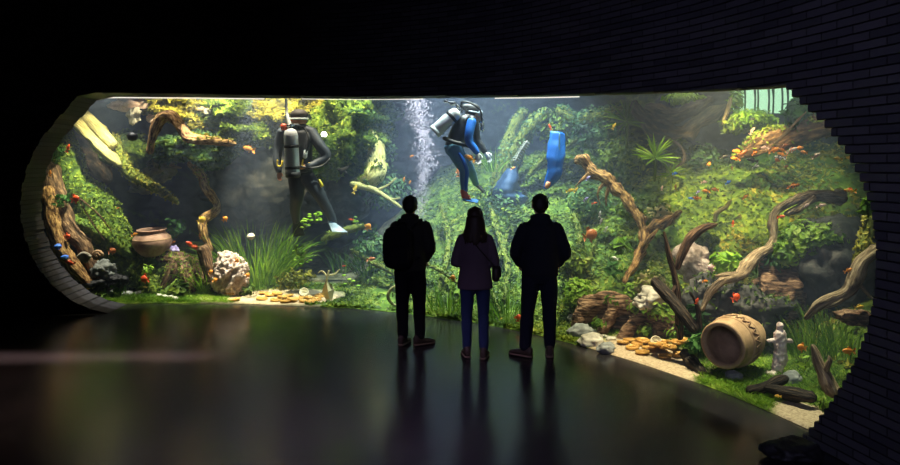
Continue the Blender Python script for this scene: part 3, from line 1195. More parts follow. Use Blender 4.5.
rock('pink_stone', 'pale stone hanging just below the corner stone', 'rock', P(134, 116, 12.1), (0.10, 0.10, 0.13), 'rock_pale', 0.6, 1.5)
rock('pink_stone', 'round tan stone at the left end of the brown arched branch', 'rock', P(152, 119, 12.3), (0.09, 0.09, 0.08), 'rock_pink', 0.3, 1.5)
rock('pink_stone', 'brown round stone in the moss near the top, left of the black diver', 'rock', P(200, 107, 12.4), (0.10, 0.1, 0.075), 'rock_pink', 0.25, 1.5)
rock('pink_stone', 'small pale stone touching the brown round stone in the top moss', 'rock', P(207, 111.5, 12.35), (0.065, 0.06, 0.06), 'rock_pale', 0.25, 1.5)
rock('black_float', 'black round ball floating by the yellow driftwood plank', 'ball', P(132.5, 136.5, 11.0), (0.085, 0.085, 0.07), 'rubber_black', 0.12, 1.3, sub=3)
wood('arched_branch', 'brown branch arched like a bent knee below the top edge', 'branch',
     [P(150, 152, 11.5), P(153, 135, 11.4), P(163, 117, 11.3), P(172, 117, 11.25), P(183, 130, 11.2), P(190, 137, 11.2), P(210, 141, 11.2), P(228, 143, 11.2), P(236, 144, 11.2)],
     [0.05, 0.07, 0.09, 0.09, 0.09, 0.09, 0.075, 0.06, 0.02], 'bark_orange', 'leaf_moss_yellow', 420, 0.04, keep=lambda p, q: 0.9 if p.x > -4.1 and q.z > 0 else 0.04)
wood('thin_branch', 'pale thin branch tip pointing left under the mossy ledge', 'branch', PP(12.6, (164, 160), (172, 166), (181, 168)), [0.02, 0.035, 0.015], 'bark_light')
wood('twisted_branch', 'twisted brown driftwood branch hanging down beside the lava rock', 'branch',
     [P(190, 163, 12.1), P(201, 175, 12.05), P(207, 190, 12.0), P(217, 204, 12.0), P(214, 212, 11.9), P(203, 220, 11.8), P(204, 233, 11.7), P(211, 250, 11.6)],
     [0.05, 0.075, 0.07, 0.065, 0.08, 0.07, 0.06, 0.035], 'bark_orange', 'leaf_moss_yellow', 420, 0.04, keep=lambda p, q: 0.95 if p.z > 1.75 else 0.03)
wood('wood_post', 'short squared brown wood post leaning behind the lava rock', 'post', [P(203, 249, 11.1), P(207, 262, 11.1), P(211, 278, 11.1)], [0.10, 0.10, 0.10], 'bark_brown', segs=6, amp=0.15)

# mossy ledges of rock that grow out from the back of the tank along its top
LED = [((205, 118, 13.6), (0.55, 1.5, 0.26), 'leaf_moss_yellow', 'yellow green mossy ledge above the brown arched branch'),
       ((182, 106, 13.4), (0.55, 1.4, 0.20), 'leaf_moss_yellow', 'bright moss clump at the top edge right of the pink corner stone'),
       ((212, 149, 13.3), (0.62, 1.5, 0.30), 'leaf_moss_blue', 'dark green mossy ledge just below the arched branch'),
       ((246, 113, 13.7), (0.72, 1.5, 0.34), 'leaf_moss', 'mossy ledge at the top, left of the black diver'),
       ((258, 136, 13.5), (0.46, 1.4, 0.20), 'leaf_moss', 'small mossy shelf behind the left shoulder of the black diver'),
       ((308, 112, 13.7), (0.75, 1.4, 0.34), 'leaf_moss_yellow', 'sunlit mossy ledge behind the head of the black diver'),
       ((343, 140, 13.2), (0.66, 1.3, 0.74), 'leaf_moss', 'big round boulder of bright moss right of the black diver'),
       ((362, 118, 13.6), (0.55, 1.3, 0.36), 'leaf_moss_blue', 'blue green mossy ledge above the round moss boulder')]
for (c, r_, lf, lab) in LED:
    rock('mossy_boulder' if 'boulder' in lab else 'mossy_ledge', lab, 'rock', P(*c), r_, 'moss_yellow' if 'yellow' in lf else 'moss_green', 0.6, 1.7, 5, moss=lf, n=9000, size=0.048,
         keep=lambda p, q: (0.35 + 0.9 * max(0.0, min(1.0, q.z + 0.6))) if q.y < 0.35 else 0.0)
rock('dark_boulder', 'dark bare rock hump below the mossy ledges, behind the black diver', 'rock', P(262, 182, 14.0), (0.95, 0.9, 0.75), 'rock_dark', 0.4, 1.3, 5)
rock('dark_boulder', 'dark bare rock below the round moss boulder', 'rock', P(338, 190, 13.9), (0.85, 0.8, 0.62), 'rock_dark', 0.4, 1.3, 5)
wood('pale_driftwood', 'pale yellow smooth trunk at the right side of the round moss boulder', 'trunk',
     [P(356, 108, 12.9), P(366, 128, 12.7), P(374, 148, 12.6), P(377, 166, 12.5), P(371, 180, 12.4), P(356, 182, 12.5)], [0.08, 0.14, 0.20, 0.22, 0.17, 0.10], 'bark_yellow', 'leaf_moss', 1500, 0.045, segs=14, squash=0.8, amp=0.4, freq=2.6, keep=lambda p, q: 0.95 if q.x < -0.15 or q.z > 0.5 else 0.06)
wood('pale_root', 'thin pale root branching below the pale yellow trunk', 'root', PP(12.3, (352, 184), (372, 189), (386, 197), (402, 208)), [0.06, 0.05, 0.04, 0.015], 'bark_yellow', segs=8,
     branches=[(PP(12.3, (376, 191), (388, 185), (396, 178)), [0.03, 0.02, 0.01]), (PP(12.3, (380, 194), (392, 199), (400, 198)), [0.03, 0.02, 0.01])])

e = empty('underwater_lamp', P(324, 134.5, 11.9), 'small glowing lamp in front of the round moss boulder', 'lamp')
MB().ico(P(324, 134.5, 11.9), 0.05, 3).build('bulb', 'bulb_glow', e)
MB().tube([P(324, 134, 11.95), P(324.3, 133, 12.1), P(325, 131, 12.4)], [0.04, 0.03, 0.015], 8, 3).build('holder', 'rubber_black', e)
wood('dark_twig', 'small dark forked twig at the lower edge of the round moss boulder', 'twig', PP(11.9, (338, 169), (343, 170), (349, 166)), [0.02, 0.045, 0.015], 'bark_dark', segs=7, branches=[(PP(11.9, (343, 170), (341, 174)), [0.03, 0.015]), (PP(11.9, (344, 170), (347, 173)), [0.03, 0.012])])

# corner wreckage on the far left
rock('grey_stone', 'dark grey cracked stone block in the lower left corner', 'rock', P(102, 271, 11.0), (0.17, 0.16, 0.15), 'rock_grey', 0.6, 1.5, ridge=True)
rock('black_stone', 'black stone between the corner stone and the wall edge', 'rock', P(92, 284, 10.9), (0.20, 0.16, 0.10), 'rock_black', 0.6, 1.5)
rock('black_stone', 'black stone under the sloping mossy log, nearest to the clay jar', 'rock', P(118, 281, 10.95), (0.13, 0.12, 0.09), 'rock_black', 0.6, 1.5)
sh = MB()
for i in range(9):
    a = -0.7 + 1.4 * i / 8
    sh.tube([P(86, 263, 10.75), P(86 + 9 * math.sin(a) - 2, 263 - 13 * math.cos(a) + 3, 10.7)], [0.012, 0.03], 6, 2, smooth=False)
tag(sh.build('shell', 'rock_pale'), 'striped fan shell leaning on the corner stone', 'shell')
sn = MB()
c0 = P(97.5, 255.5, 10.75)
sp_ = []
for i in range(34):
    a = i * 0.42
    q = 0.075 * (1 - i / 36)
    sp_.append(c0 + Vector((q * math.cos(a), -0.0015 * i, q * math.sin(a))))
sn.tube(sp_, [0.027 * (1 - i / 44) for i in range(34)], 8, 1, smooth=False)
tag(sn.build('snail_shell', 'clay_pale'), 'round tan snail shell above the dark corner stone', 'snail shell')
rock('blue_pebble', 'blue pebble at the far left edge, upper of the two', 'pebble', P(58, 246.5, 10.72), (0.05, 0.04, 0.045), 'fish_blue', 0.3, 1.5, sub=3)
rock('blue_pebble', 'blue pebble at the far left edge, lower of the two', 'pebble', P(65, 257, 10.72), (0.055, 0.04, 0.035), 'fish_blue', 0.3, 1.5, sub=3)
for i, (a, b, lab) in enumerate(((103, 287, 'small grey pebble below the dark corner stone'), (113, 293, 'grey pebble by the left end of the pane, lowest of the corner stones'), (109, 281, 'flat grey pebble beside the black corner stone'),
                                 (128, 294, 'dark blue grey pebble on the bright grass at the left'), (140, 294, 'grey pebble lying on the grass below the mossy root'))):
    p = ground(a, b)
    p.z = max(p.z, P(a, b, p.y).z)
    rock('pebble', lab, 'pebble', p, (0.10, 0.07, 0.05), 'rock_grey', 0.4, 1.5, sub=3)
for i, (a, b, lab) in enumerate(((159, 296.5, 'white pebble, leftmost of the white row in front of the mossy root'), (165, 297.5, 'white pebble, second of the white row in front of the mossy root'),
                                 (170.5, 298.5, 'white pebble, third of the white row in front of the mossy root'), (175, 299.5, 'white pebble, rightmost of the white row in front of the mossy root'))):
    rock('pebble', lab, 'pebble', ground(a, b, 0.015), (0.05, 0.04, 0.03), 'rock_pale', 0.3, 1.5, sub=3)
for (a, b, Y, r_, n, mt, lab) in ((104, 296, 10.9, 0.12, 60, 'leaf_bright', 'small bright green plant in the lower left corner'), (118, 289, 11.0, 0.13, 50, 'leaf_bright', 'low green plant beside the black corner stone'),
                                  (60, 200, 11.0, 0.14, 60, 'leaf_dark', 'dark leafy plant at the far left edge'), (46, 150, 11.2, 0.3, 120, 'leaf_dark', 'dark leafy plant above the far left root'),
                                  (125, 248, 11.4, 0.12, 40, 'leaf_lime', 'lime green sprig growing on the mossy log'), (148, 270, 11.1, 0.1, 26, 'leaf_lime', 'lime green sprig under the clay jar'),
                                  (176, 228, 11.9, 0.22, 50, 'leaf_dark', 'broad leaved dark plant behind the clay jar'), (141, 240, 11.7, 0.08, 18, 'leaf_lime', 'small green sprig against the left side of the clay jar'),
                                  (180, 290, 11.1, 0.2, 160, 'leaf_moss', 'cushion of green moss plant in front of the mossy root')):
    bush('leafy_plant', lab, P(a, b, Y), (r_, r_, r_ * 0.8), n, 0.055 if r_ < 0.2 else 0.075, mt, 5)


# ------------------------------------------------------------------ pots
def jar(name, label, prof, band, M, mat, dark):
    e = empty(name, M.translation, label, 'pot')
    mb = MB().lathe(prof, 40).xf(M)
    mb.build('body', mat, e)
    bb = MB().lathe(band, 40).xf(M)
    bb.build('band', dark, e)
    return e


def jarM(pos, axis):
    z = Vector(axis).normalized()
    return Matrix.Translation(pos) @ z.to_track_quat('Z', 'X').to_matrix().to_4x4()


k = 11.45 / FOC
prof = [(0.0, 0.0), (8, 0), (11, 1.5), (16, 7), (19.0, 13), (17.6, 18.5), (13.4, 22), (12.4, 23.2), (14.0, 24.6), (14.4, 25.4), (13.8, 26.0), (12.6, 25.4), (11.6, 23.4), (12.5, 21.5), (15.3, 18), (16.2, 13), (14.6, 7), (9, 2), (0, 1.2)]
jar('clay_jar', 'round brown clay jar with a wide rim standing by the mossy log', [(a * k, b * k * 1.05) for a, b in prof],
    [(18.2 * k, 17.2 * k), (18.35 * k, 17.6 * k), (18.0 * k, 18.4 * k), (17.4 * k, 18.7 * k)], jarM(P(153, 256, 11.45), (-0.03, -0.06, 1)), 'clay_red', 'clay_pale')
rock('jar_mound', 'mossy mound that carries the clay jar', 'rock', P(155, 278, 11.55), (0.42, 0.36, 0.33), 'moss_green', 0.4, 1.7, 4, moss='leaf_moss', n=1500)

# the barrel shaped urn lying on its side
um = P(722, 345.5, 6.75)
ax = Vector((0.76, 0.64, 0.045)).normalized()
UR = 0.215
up_ = [(0.0, 0.60), (0.135, 0.60), (0.15, 0.585), (0.178, 0.52), (0.222, 0.42), (0.246, 0.30), (0.243, 0.20), (0.225, 0.09), (0.212, 0.045), (0.226, 0.035), (0.228, 0.008), (0.215, 0.0), (0.186, 0.006), (0.182, 0.05),
       (0.203, 0.12), (0.222, 0.22), (0.222, 0.31), (0.2, 0.42), (0.155, 0.53), (0.0, 0.56)]
UM = jarM(um, ax)
e = empty('clay_urn', um, 'large pale clay urn lying on its side with its mouth open to the left', 'pot')
MB().lathe(up_, 48).xf(UM).build('body', 'clay_pale', e)
rel = MB()
for z in (0.16, 0.285):
    rel.lathe([(0.236, z), (0.250, z + 0.006), (0.251, z + 0.014), (0.24, z + 0.02)], 48)
rel.xf(UM).build('ring', 'clay_pale', e)
rel = MB()
for i in range(22):
    a0 = 2 * PI * i / 22
    pts = []
    for j in range(7):
        t = j / 6
        a = a0 + 0.26 * t
        zz = 0.19 + 0.085 * (0.5 + 0.5 * math.sin(t * 2 * PI))
        pts.append((0.249 * math.cos(a), 0.249 * math.sin(a), zz))
    rel.tube(pts, 0.007, 6, 2)
rel.xf(UM).build('relief_band', 'clay_dark', e)

# ------------------------------------------------------------------ lava rock, grass, coins and small things on the left
rock('lava_rock', 'rough pinkish lava rock with a knob on top beside the grass clump', 'rock', P(230, 276, 11.15), (0.26, 0.2, 0.31), 'rock_lava', 0.42, 2.1, 5, seed=4.4, ridge=True, octv=6)
rock('lava_rock', 'small round lava stone perched on top of the lava rock', 'rock', P(227, 257, 11.15), (0.13, 0.11, 0.10), 'rock_lava', 0.4, 2.2, 4)
b0 = ground(256, 284)
tuft('grass_clump', 'tall bright green grass clump with long thin blades beside the lava rock', b0, 560, 1.15, 1.0, 0.022, 'leaf_grass', 0.75, 0.48, cat='grass clump')
tuft('grass_clump', 'thin pale grass standing behind the lava rock', ground(212, 284), 60, 0.62, 0.4, 0.02, 'leaf_dark', 0.3, 0.16, cat='grass clump')
tuft('grass_clump', 'short yellow green grass at the left foot of the lava rock', ground(207, 292), 220, 0.58, 0.9, 0.014, 'leaf_grass', 0.8, 0.2, cat='grass clump')
for (a, b, r_, n, mt, lab) in ((268, 276, 0.30, 300, 'leaf_bright', 'leafy bright green plant in front of the tall grass clump'), (292, 282, 0.30, 240, 'leaf_moss_yellow', 'low yellow green moss plant behind the left coins'),
                               (245, 289, 0.18, 130, 'leaf_moss', 'little moss plant at the right foot of the lava rock'), (305, 275, 0.22, 120, 'leaf_moss_yellow', 'flat mossy plant at the right end of the left coins')):
    p = ground(a, b + 6)
    bush('leafy_plant', lab, p + Vector((0, 0, r_ * 0.4)), (r_, r_, r_ * 0.6), n, 0.05, mt, 6)
for (a, b, Y, lab, n) in ((316, 217, 11.6, 'floating sprig of round lime leaves under the fins of the black diver', 12), (306, 223, 11.5, 'loose lime leaves drifting left of the diver fins', 9), (301, 250, 11.3, 'pale round leaved sprig above the left coins, upper one', 10),
                          (300, 260, 11.2, 'pale round leaved sprig above the left coins, lower one', 12), (361, 222, 11.6, 'small lime leaves at the tip of the mossy branch under the diver', 6), (352, 280, 11.0, 'small lime leaves on the slope left of the man with a backpack', 6)):
    e = empty('floating_plant', P(a, b, Y), lab, 'floating plant')
    mb, ms = MB(), MB()
    p0 = P(a, b, Y)
    for i in range(n):
        q = p0 + Vector((random.uniform(-0.17, 0.17), random.uniform(-0.1, 0.1), random.uniform(-0.09, 0.09)))
        mb.ico(q, (0.035, 0.03, 0.014), 2)
        ms.tube([p0 + Vector((0, 0, -0.1)), q], [0.003, 0.003], 4, 1, smooth=False, round_end=False)
    mb.build('leaves', 'leaf_lime', e)
    ms.build('stem', 'stem_green', e)
wood('mossy_branch', 'short mossy branch hanging in open water behind the diver fins', 'branch', PP(12.0, (322, 240), (338, 233), (356, 228), (368, 226)), [0.03, 0.07, 0.06, 0.03], 'bark_mossy', 'leaf_moss', 120, 0.04)
# withered leaf
wl = MB()
yq = 10.75
L0 = [(330, 306), (322, 294), (326.5, 281), (334, 289)]
wl.add([P(331, 307, yq), P(321.5, 293, yq), P(326, 279, yq - 0.03), P(334.5, 289, yq), P(328, 292, yq - 0.07)], [(0, 1, 4), (1, 2, 4), (2, 3, 4), (3, 0, 4)])
wl.tube(PP(yq - 0.02, (331, 307), (328, 292), (327, 279), (329, 271)), [0.008, 0.012, 0.02, 0.012], 6, 4)
wl.tube(PP(yq - 0.02, (328, 275), (335, 274), (340, 269)), [0.012, 0.014, 0.006], 6, 4)
wl.tube(PP(yq - 0.02, (327, 276), (322, 271), (318, 273)), [0.012, 0.010, 0.005], 6, 4)
tag(wl.build('withered_leaf', 'leaf_withered', smooth=False), 'pale withered leaf standing upright at the right end of the left coins', 'leaf')
lp = MB()
lp.tube(PP(10.2, (402, 284), (392, 288), (388, 297), (394, 305), (402, 304)), [0.012, 0.02, 0.028, 0.02, 0.012], 8, 5)
tag(lp.build('curled_root', 'bark_yellow'), 'pale curled root loop low behind the man with a backpack', 'root')
rock('white_anemone', 'white round snail resting on the tall grass clump', 'snail', P(251, 236.5, 10.95), (0.06, 0.06, 0.055), 'rock_pale', 0.15, 1.5, sub=3)
rock('blue_stone', 'small blue grey stone floating beside the clay jar', 'stone', P(174, 250, 11.5), (0.075, 0.07, 0.07), 'fish_lilac', 0.4, 1.8, sub=3)


def coin_proto():
    mb = MB().lathe([(0, 0), (1, 0), (1.0, 0.05), (0.985, 0.16), (0.93, 0.2), (0.83, 0.2), (0.78, 0.12), (0, 0.12)], 28)
    for i in range(5):
        a = 2 * PI * i / 5
        mb.tube([(0.1 * math.cos(a), 0.1 * math.sin(a), 0.13), (0.55 * math.cos(a), 0.55 * math.sin(a), 0.13)], [0.09, 0.05], 6, 1, smooth=False)
    mb.lathe([(0.62, 0.12), (0.66, 0.17), (0.7, 0.12)], 28)
    return mb


cm = coin_proto()
for gname, mt, Lst, lab, rpx in (
        ('gold coins lying in the left pile', 'gold_coin',
         [(262, 300), (264, 294.5), (270, 296.5), (276, 301), (277, 295.5), (283, 299.5), (285, 303), (288, 297), (292, 302), (299, 299.5), (304, 302.5), (309, 299), (312, 303), (317, 300.5), (320, 297)],
         'big gold coin lying in the left coin pile in front of the grass clump', 5.4),
        ('gold coins by the lava rock', 'gold_coin', [(234.5, 301), (236.5, 294.5), (230, 296)], 'big gold coin lying alone at the foot of the lava rock', 6.2),
        ('gold coins lying in the right pile', 'gold_coin',
         [(623, 344.5), (630, 342), (632.5, 349), (637, 346), (643, 344.5), (642.5, 354), (649, 350), (654.5, 348), (661, 351), (662.6, 347), (665, 353.5), (665, 358.5), (673, 349), (677, 351.6), (678.7, 357), (670, 355), (655, 353), (683, 352)],
         'big gold coin lying in the right coin pile on the pale sand', 6.6)):
    first = None
    zs = []
    for i, (a, b) in enumerate(Lst):
        p = ground(a, b)
        r_ = rpx * p.y / FOC * random.uniform(0.88, 1.1)
        s0, t0_ = st_of(p.x, p.y)
        if t0_ < r_ + 0.06:
            p.x, p.y = at(s0, r_ + 0.06)
            p.z = terr(p.x, p.y)
        lift = 0.0
        for (q, rq, zq) in zs:
            if (Vector((p.x, p.y)) - Vector((q.x, q.y))).length < (r_ + rq) * 0.85:
                lift = max(lift, zq + 0.021)
        lift = max(lift, p.z)
        zs.append((p, r_, lift))
        if first is None:
            o = first = cm.build('gold_coin', mt)
        else:
            o = first.copy()
            COL.objects.link(o)
        o.location = (p.x, p.y, lift + 0.012)
        o.scale = (r_, r_, 0.11)
        o.rotation_euler = (random.uniform(-0.06, 0.06) + 0.12, random.uniform(-0.06, 0.06), random.uniform(0, 6))
        tag(o, lab, 'coin', gname)
o = cm.build('silver_coin', 'coin_pale')
o.location = P(304, 292.5, ground(304, 298).y)
o.scale = (0.075, 0.075, 0.11)
o.rotation_euler = (0.9, 0.1, 0)
tag(o, 'pale coin standing upright at the back of the left coin pile', 'coin')
o = cm.build('silver_coin', 'coin_pale')
o.location = P(656, 342, ground(656, 347).y)
o.scale = (0.068, 0.068, 0.11)
o.rotation_euler = (1.0, 0.05, 0)
tag(o, 'pale coin standing upright at the back of the right coin pile', 'coin')

# ------------------------------------------------------------------ centre: roots and weeds on the hazy slope
CR = [([(392, 248, 11.4), (410, 262, 11.0), (436, 268, 10.6), (462, 286, 10.1)], 0.05, 'thin mossy root running down the slope behind the man with a backpack'),
      ([(352, 250, 11.9), (372, 262, 11.4), (396, 275, 10.9), (410, 296, 10.4)], 0.06, 'mossy root on the slope left of the man with a backpack'),
      ([(440, 205, 12.2), (448, 232, 11.6), (446, 262, 10.9), (438, 292, 10.3)], 0.06, 'mossy root coming down between the two people on the left'),
      ([(490, 205, 11.8), (500, 238, 11.0), (508, 268, 10.3), (504, 300, 9.6)], 0.07, 'mossy root coming down between the woman and the man in a hooded jacket'),
      ([(512, 215, 11.6), (504, 245, 10.9), (490, 280, 10.1), (500, 312, 9.4)], 0.05, 'thin mossy root crossing behind the right shoulder of the woman'),
      ([(575, 215, 10.6), (580, 246, 10.0), (570, 275, 9.5), (578, 300, 9.0)], 0.07, 'dark mossy root right of the man in a hooded jacket'),
      ([(596, 240, 10.2), (588, 262, 9.8), (572, 285, 9.3), (560, 312, 8.8)], 0.05, 'curved mossy root running down behind the man in a hooded jacket'),
      ([(505, 180, 12.2), (518, 150, 12.0), (530, 128, 12.0), (548, 112, 12.2)], 0.13, 'arched mossy trunk in the haze right of the blue diver'),
      ([(496, 190, 12.4), (505, 160, 12.4), (512, 132, 12.4), (524, 112, 12.4)], 0.14, 'arched mossy trunk in the haze nearest to the blue diver'),
      ([(528, 176, 11.8), (545, 158, 11.7), (560, 150, 11.6), (576, 140, 11.6)], 0.07, 'thin hazy branch crossing behind the upright blue tube'),
      ([(560, 110, 12.0), (580, 120, 11.8), (600, 116, 11.6), (620, 108, 11.6)], 0.12, 'mossy trunk near the top edge above the orange brown root'),
      ([(530, 118, 12.4), (545, 112, 12.4), (562, 122, 12.2), (570, 140, 12.0)], 0.09, 'mossy bent branch near the top edge above the blue tube')]
for pts, r_, lab in CR:
    pp = [P(*q) for q in pts]
    if r_ < 0.1:   # these lie on the slope
        for q in pp:
            if q.y < 11.7:
                q.z = max(q.z, terr(q.x, q.y) + r_ * 0.3)
    wood('mossy_root' if r_ < 0.1 else 'mossy_limb', lab, 'root' if r_ < 0.1 else 'trunk', pp, [q * (0.68 if r_ < 0.1 else 1) for q in (r_ * 0.8, r_, r_ * 0.9, r_ * 0.6)], 'bark_mossy', 'leaf_moss_blue' if r_ > 0.1 else 'leaf_moss', 420 if r_ < 0.1 else 1000, 0.04)
for (a, b, Y, r_, n, mt, lab) in ((388, 190, 12.8, 0.4, 320, 'leaf_moss_blue', 'hazy blue green bush behind the bubbles, left'), (500, 208, 12.0, 0.45, 380, 'leaf_moss_blue', 'hazy green bush below the upright blue tube'),
                                  (520, 225, 11.4, 0.35, 300, 'leaf_moss', 'green bush behind the head of the man in a hooded jacket'), (595, 130, 11.8, 0.45, 420, 'leaf_moss_blue', 'dark green bush above the orange brown root'),
                                  (560, 128, 12.2, 0.4, 340, 'leaf_moss', 'hazy green bush at the top above the blue tube'), (620, 160, 11.2, 0.4, 380, 'leaf_moss', 'green bush behind the top of the orange brown root'),
                                  (372, 245, 11.8, 0.3, 200, 'leaf_moss_blue', 'hazy green bush left of the man with a backpack'), (378, 150, 13.4, 0.35, 260, 'leaf_moss_blue', 'hazy bush right of the pale yellow trunk'),
                                  (572, 262, 9.6, 0.25, 240, 'leaf_moss', 'green weed bush right of the jacket of the tallest man'), (588, 200, 10.8, 0.3, 240, 'leaf_moss_blue', 'dark weed bush left of the orange brown root')):
    bush('weed_bush', lab, P(a, b, Y), (r_ * 1.2, r_, r_), int(n * 1.8), 0.055, mt, 8)
tuft('grass_clump', 'spiky hazy grass clump between the blue diver and the blue tube', P(493, 172, 11.8), 40, 0.5, 1.0, 0.02, 'leaf_grass', 0.5, 0.1, cat='grass clump')
for (a, b, lab) in ((370, 262, 'wispy weed on the slope left of the man with a backpack'), (345, 258, 'wispy weed above the pale withered leaf'), (448, 300, 'wispy weed between the legs of the people on the left'), (508, 305, 'wispy weed between the woman and the tallest man')):
    tuft('grass_clump', lab, ground(a, b + 14), 70, 0.55, 0.9, 0.018, 'leaf_grass', 0.5, 0.25, cat='grass clump')
# pale ribbed fan
rb = MB()
rb.tube(PP(11.0, (527, 141), (521, 150), (515, 161)), [0.012, 0.014, 0.012], 6, 4)
for i in range(9):
    t = i / 8
    a, b = lerp(526.5, 514.5, t), lerp(142, 160, t)
    rb.tube(PP(11.0, (a - 3.4, b + 0.6), (a, b - 0.4), (a + 3.6, b + 2.2)), [0.005, 0.009, 0.005], 5, 3)
tag(rb.build('ribbed_fan', 'rock_grey'), 'dim ladder shaped ribbed fan in the haze right of the blue diver', 'coral')
# blue upright tube and dim blue cone
bt = MB().tube([P(557, 133, 10.2), P(556, 145, 10.15), P(555, 160, 10.1), P(554, 172, 10.1), P(549, 182, 10.1), P(545, 189, 10.1)], [0.11, 0.115, 0.105, 0.09, 0.065, 0.03], 20, 5, 0.35, 4, squash=0.5, groove=0.10, round_end=False)
e = empty('blue_tube', P(545, 189, 10.1), 'bright blue upright tube hanging in the haze above the tallest man', 'tube')
bt.build('body', 'wetsuit_blue', e)
MB().tube([P(548.5, 183, 10.08), P(546.5, 187, 10.08)], [0.036, 0.03], 12, 1, smooth=False).build('cuff', 'skin_orange', e)
MB().tube(PP(10.08, (559.5, 134), (559, 150), (558, 168)), [0.012, 0.016, 0.012], 6, 4).build('stripe', 'wetsuit_paleblue', e)
wood('blue_cone', 'dim blue cone shaped stone behind the ribbed fan', 'stone', [P(510, 196, 12.0), P(511, 184, 12.0), P(513, 172, 12.0), P(514, 163, 12.0)], [0.26, 0.20, 0.12, 0.05], 'dim_blue', segs=14, amp=0.5, freq=3, groove=0.12)

# ------------------------------------------------------------------ right: driftwood
wood('orange_root', 'thick orange brown gnarled root winding down right of the tallest man', 'root',
     [P(577, 160, 10.3), P(584, 161, 10.2), P(592, 170, 10.1), P(603, 177, 10.0), P(613, 184, 9.9), P(622, 194, 9.8), P(629, 204, 9.7), P(637, 217, 9.6), P(643, 228, 9.5), P(643, 244, 9.4), P(638, 258, 9.3), P(630, 270, 9.2), P(624, 282, 9.1)],
     [0.05, 0.085, 0.072, 0.07, 0.08, 0.075, 0.07, 0.07, 0.08, 0.07, 0.056, 0.045, 0.025], 'bark_orange', segs=14, amp=0.8, freq=6, groove=0.16,
     branches=[([P(643, 231, 9.5), P(653, 227, 9.4), P(664, 222, 9.3), P(673, 216, 9.2), P(681, 211, 9.15)], [0.07, 0.06, 0.055, 0.05, 0.02]),
               ([P(640, 252, 9.35), P(646, 243, 9.2), P(652, 236, 9.1), P(658, 229, 9.1)], [0.03, 0.03, 0.02, 0.01]),
               ([P(592, 170, 10.1), P(584, 178, 10.1), P(575, 187, 10.1)], [0.04, 0.025, 0.01]), ([P(606, 181, 9.95), P(598, 192, 9.95), P(600, 204, 9.95)], [0.035, 0.02, 0.01]),
               ([P(610, 184, 9.9), P(606, 196, 9.9), P(606, 206, 9.9)], [0.03, 0.02, 0.01])])
wood('long_branch', 'long pale brown driftwood branch zigzagging down the mossy slope on the right', 'branch',
     [P(840, 197, 8.4), P(826, 196, 8.35), P(808, 196, 8.3), P(795, 200, 8.2), P(781, 208, 8.1), P(774, 216, 8.0), P(773, 228, 7.95), P(773, 238, 7.9), P(769, 248, 7.8), P(757, 256, 7.75), P(748, 266, 7.7), P(741, 274, 7.65), P(730, 279, 7.6), P(718, 284, 7.55), P(709, 294, 7.5), P(702, 310, 7.45)],
     [0.095, 0.075, 0.055, 0.05, 0.05, 0.048, 0.052, 0.046, 0.058, 0.056, 0.062, 0.065, 0.055, 0.044, 0.036, 0.02], 'bark_light', segs=14, amp=0.45, freq=6, groove=0.14,
     branches=[([P(812, 198, 8.3), P(800, 208, 8.2), P(786, 214, 8.1)], [0.06, 0.05, 0.03]), ([P(742, 274, 7.65), P(728, 275, 7.6), P(716, 276, 7.6)], [0.05, 0.035, 0.015])])
wood('mossy_tree', 'big mossy brown trunk sloping across the upper right corner', 'trunk',
     [P(736, 157, 9.6), P(752, 149, 9.4), P(772, 141, 9.2), P(795, 133, 9.0), P(815, 127, 8.8), P(836, 122, 8.6)], [0.06, 0.11, 0.14, 0.16, 0.17, 0.16], 'bark_brown', 'leaf_moss_lime', 1700, 0.038, 18, 0.4, 3.0,
     keep=lambda p, q: 0.95 if q.z > 0.25 else 0.03)
wood('thin_branch', 'thin straight twig leaning on the mossy trunk in the upper right', 'twig', PP(8.4, (775, 143), (786, 133), (797, 121), (806, 112)), [0.012, 0.016, 0.014, 0.008], 'bark_light', segs=6)
wood('corner_branch', 'curved brown branch in the lower right corner by the wall edge', 'branch',
     [P(876, 250, 6.3), P(862, 262, 6.3), P(856, 278, 6.3), P(848, 292, 6.3), P(832, 299, 6.35), P(818, 306, 6.4), P(806, 318, 6.5)], [0.06, 0.06, 0.065, 0.055, 0.05, 0.045, 0.02], 'bark_light', segs=12, amp=0.35,
     branches=[([P(848, 292, 6.3), P(838, 302, 6.3), P(824, 308, 6.35)], [0.03, 0.028, 0.01]), ([P(856, 280, 6.3), P(866, 292, 6.25), P(874, 300, 6.2)], [0.02, 0.015, 0.008])])
wood('mossy_branch', 'mossy upright branch beside the right wall edge', 'branch', [P(873, 212, 6.6), P(868, 232, 6.6), P(862, 250, 6.55), P(857, 266, 6.5)], [0.04, 0.055, 0.055, 0.04], 'bark_mossy', 'leaf_moss_yellow', 380, 0.035)
wood('basket_root', 'dark brown arching root mass hanging at the top right of centre', 'root',
     [P(634, 104, 10.6), P(645, 118, 10.4), P(662, 130, 10.3), P(682, 133, 10.2), P(700, 122, 10.2), P(722, 108, 10.3)], [0.07, 0.11, 0.14, 0.13, 0.10, 0.06], 'bark_dark', segs=16, amp=0.6,
     branches=[([P(648, 108, 10.7), P(668, 116, 10.6), P(690, 112, 10.5), P(710, 100, 10.5)], [0.09, 0.13, 0.12, 0.07]), ([P(700, 122, 10.2), P(710, 118, 10.1), P(726, 106, 10.1)], [0.05, 0.05, 0.03]),
               ([P(662, 134, 10.2), P(680, 146, 10.1), P(684, 160, 10.0), P(672, 170, 10.0)], [0.03, 0.025, 0.02, 0.01])])
wood('thin_branch', 'thin pale branch hanging from the dark root mass near the top', 'branch', PP(9.8, (731, 98), (727, 112), (722, 124)), [0.02, 0.03, 0.012], 'bark_light', segs=7)
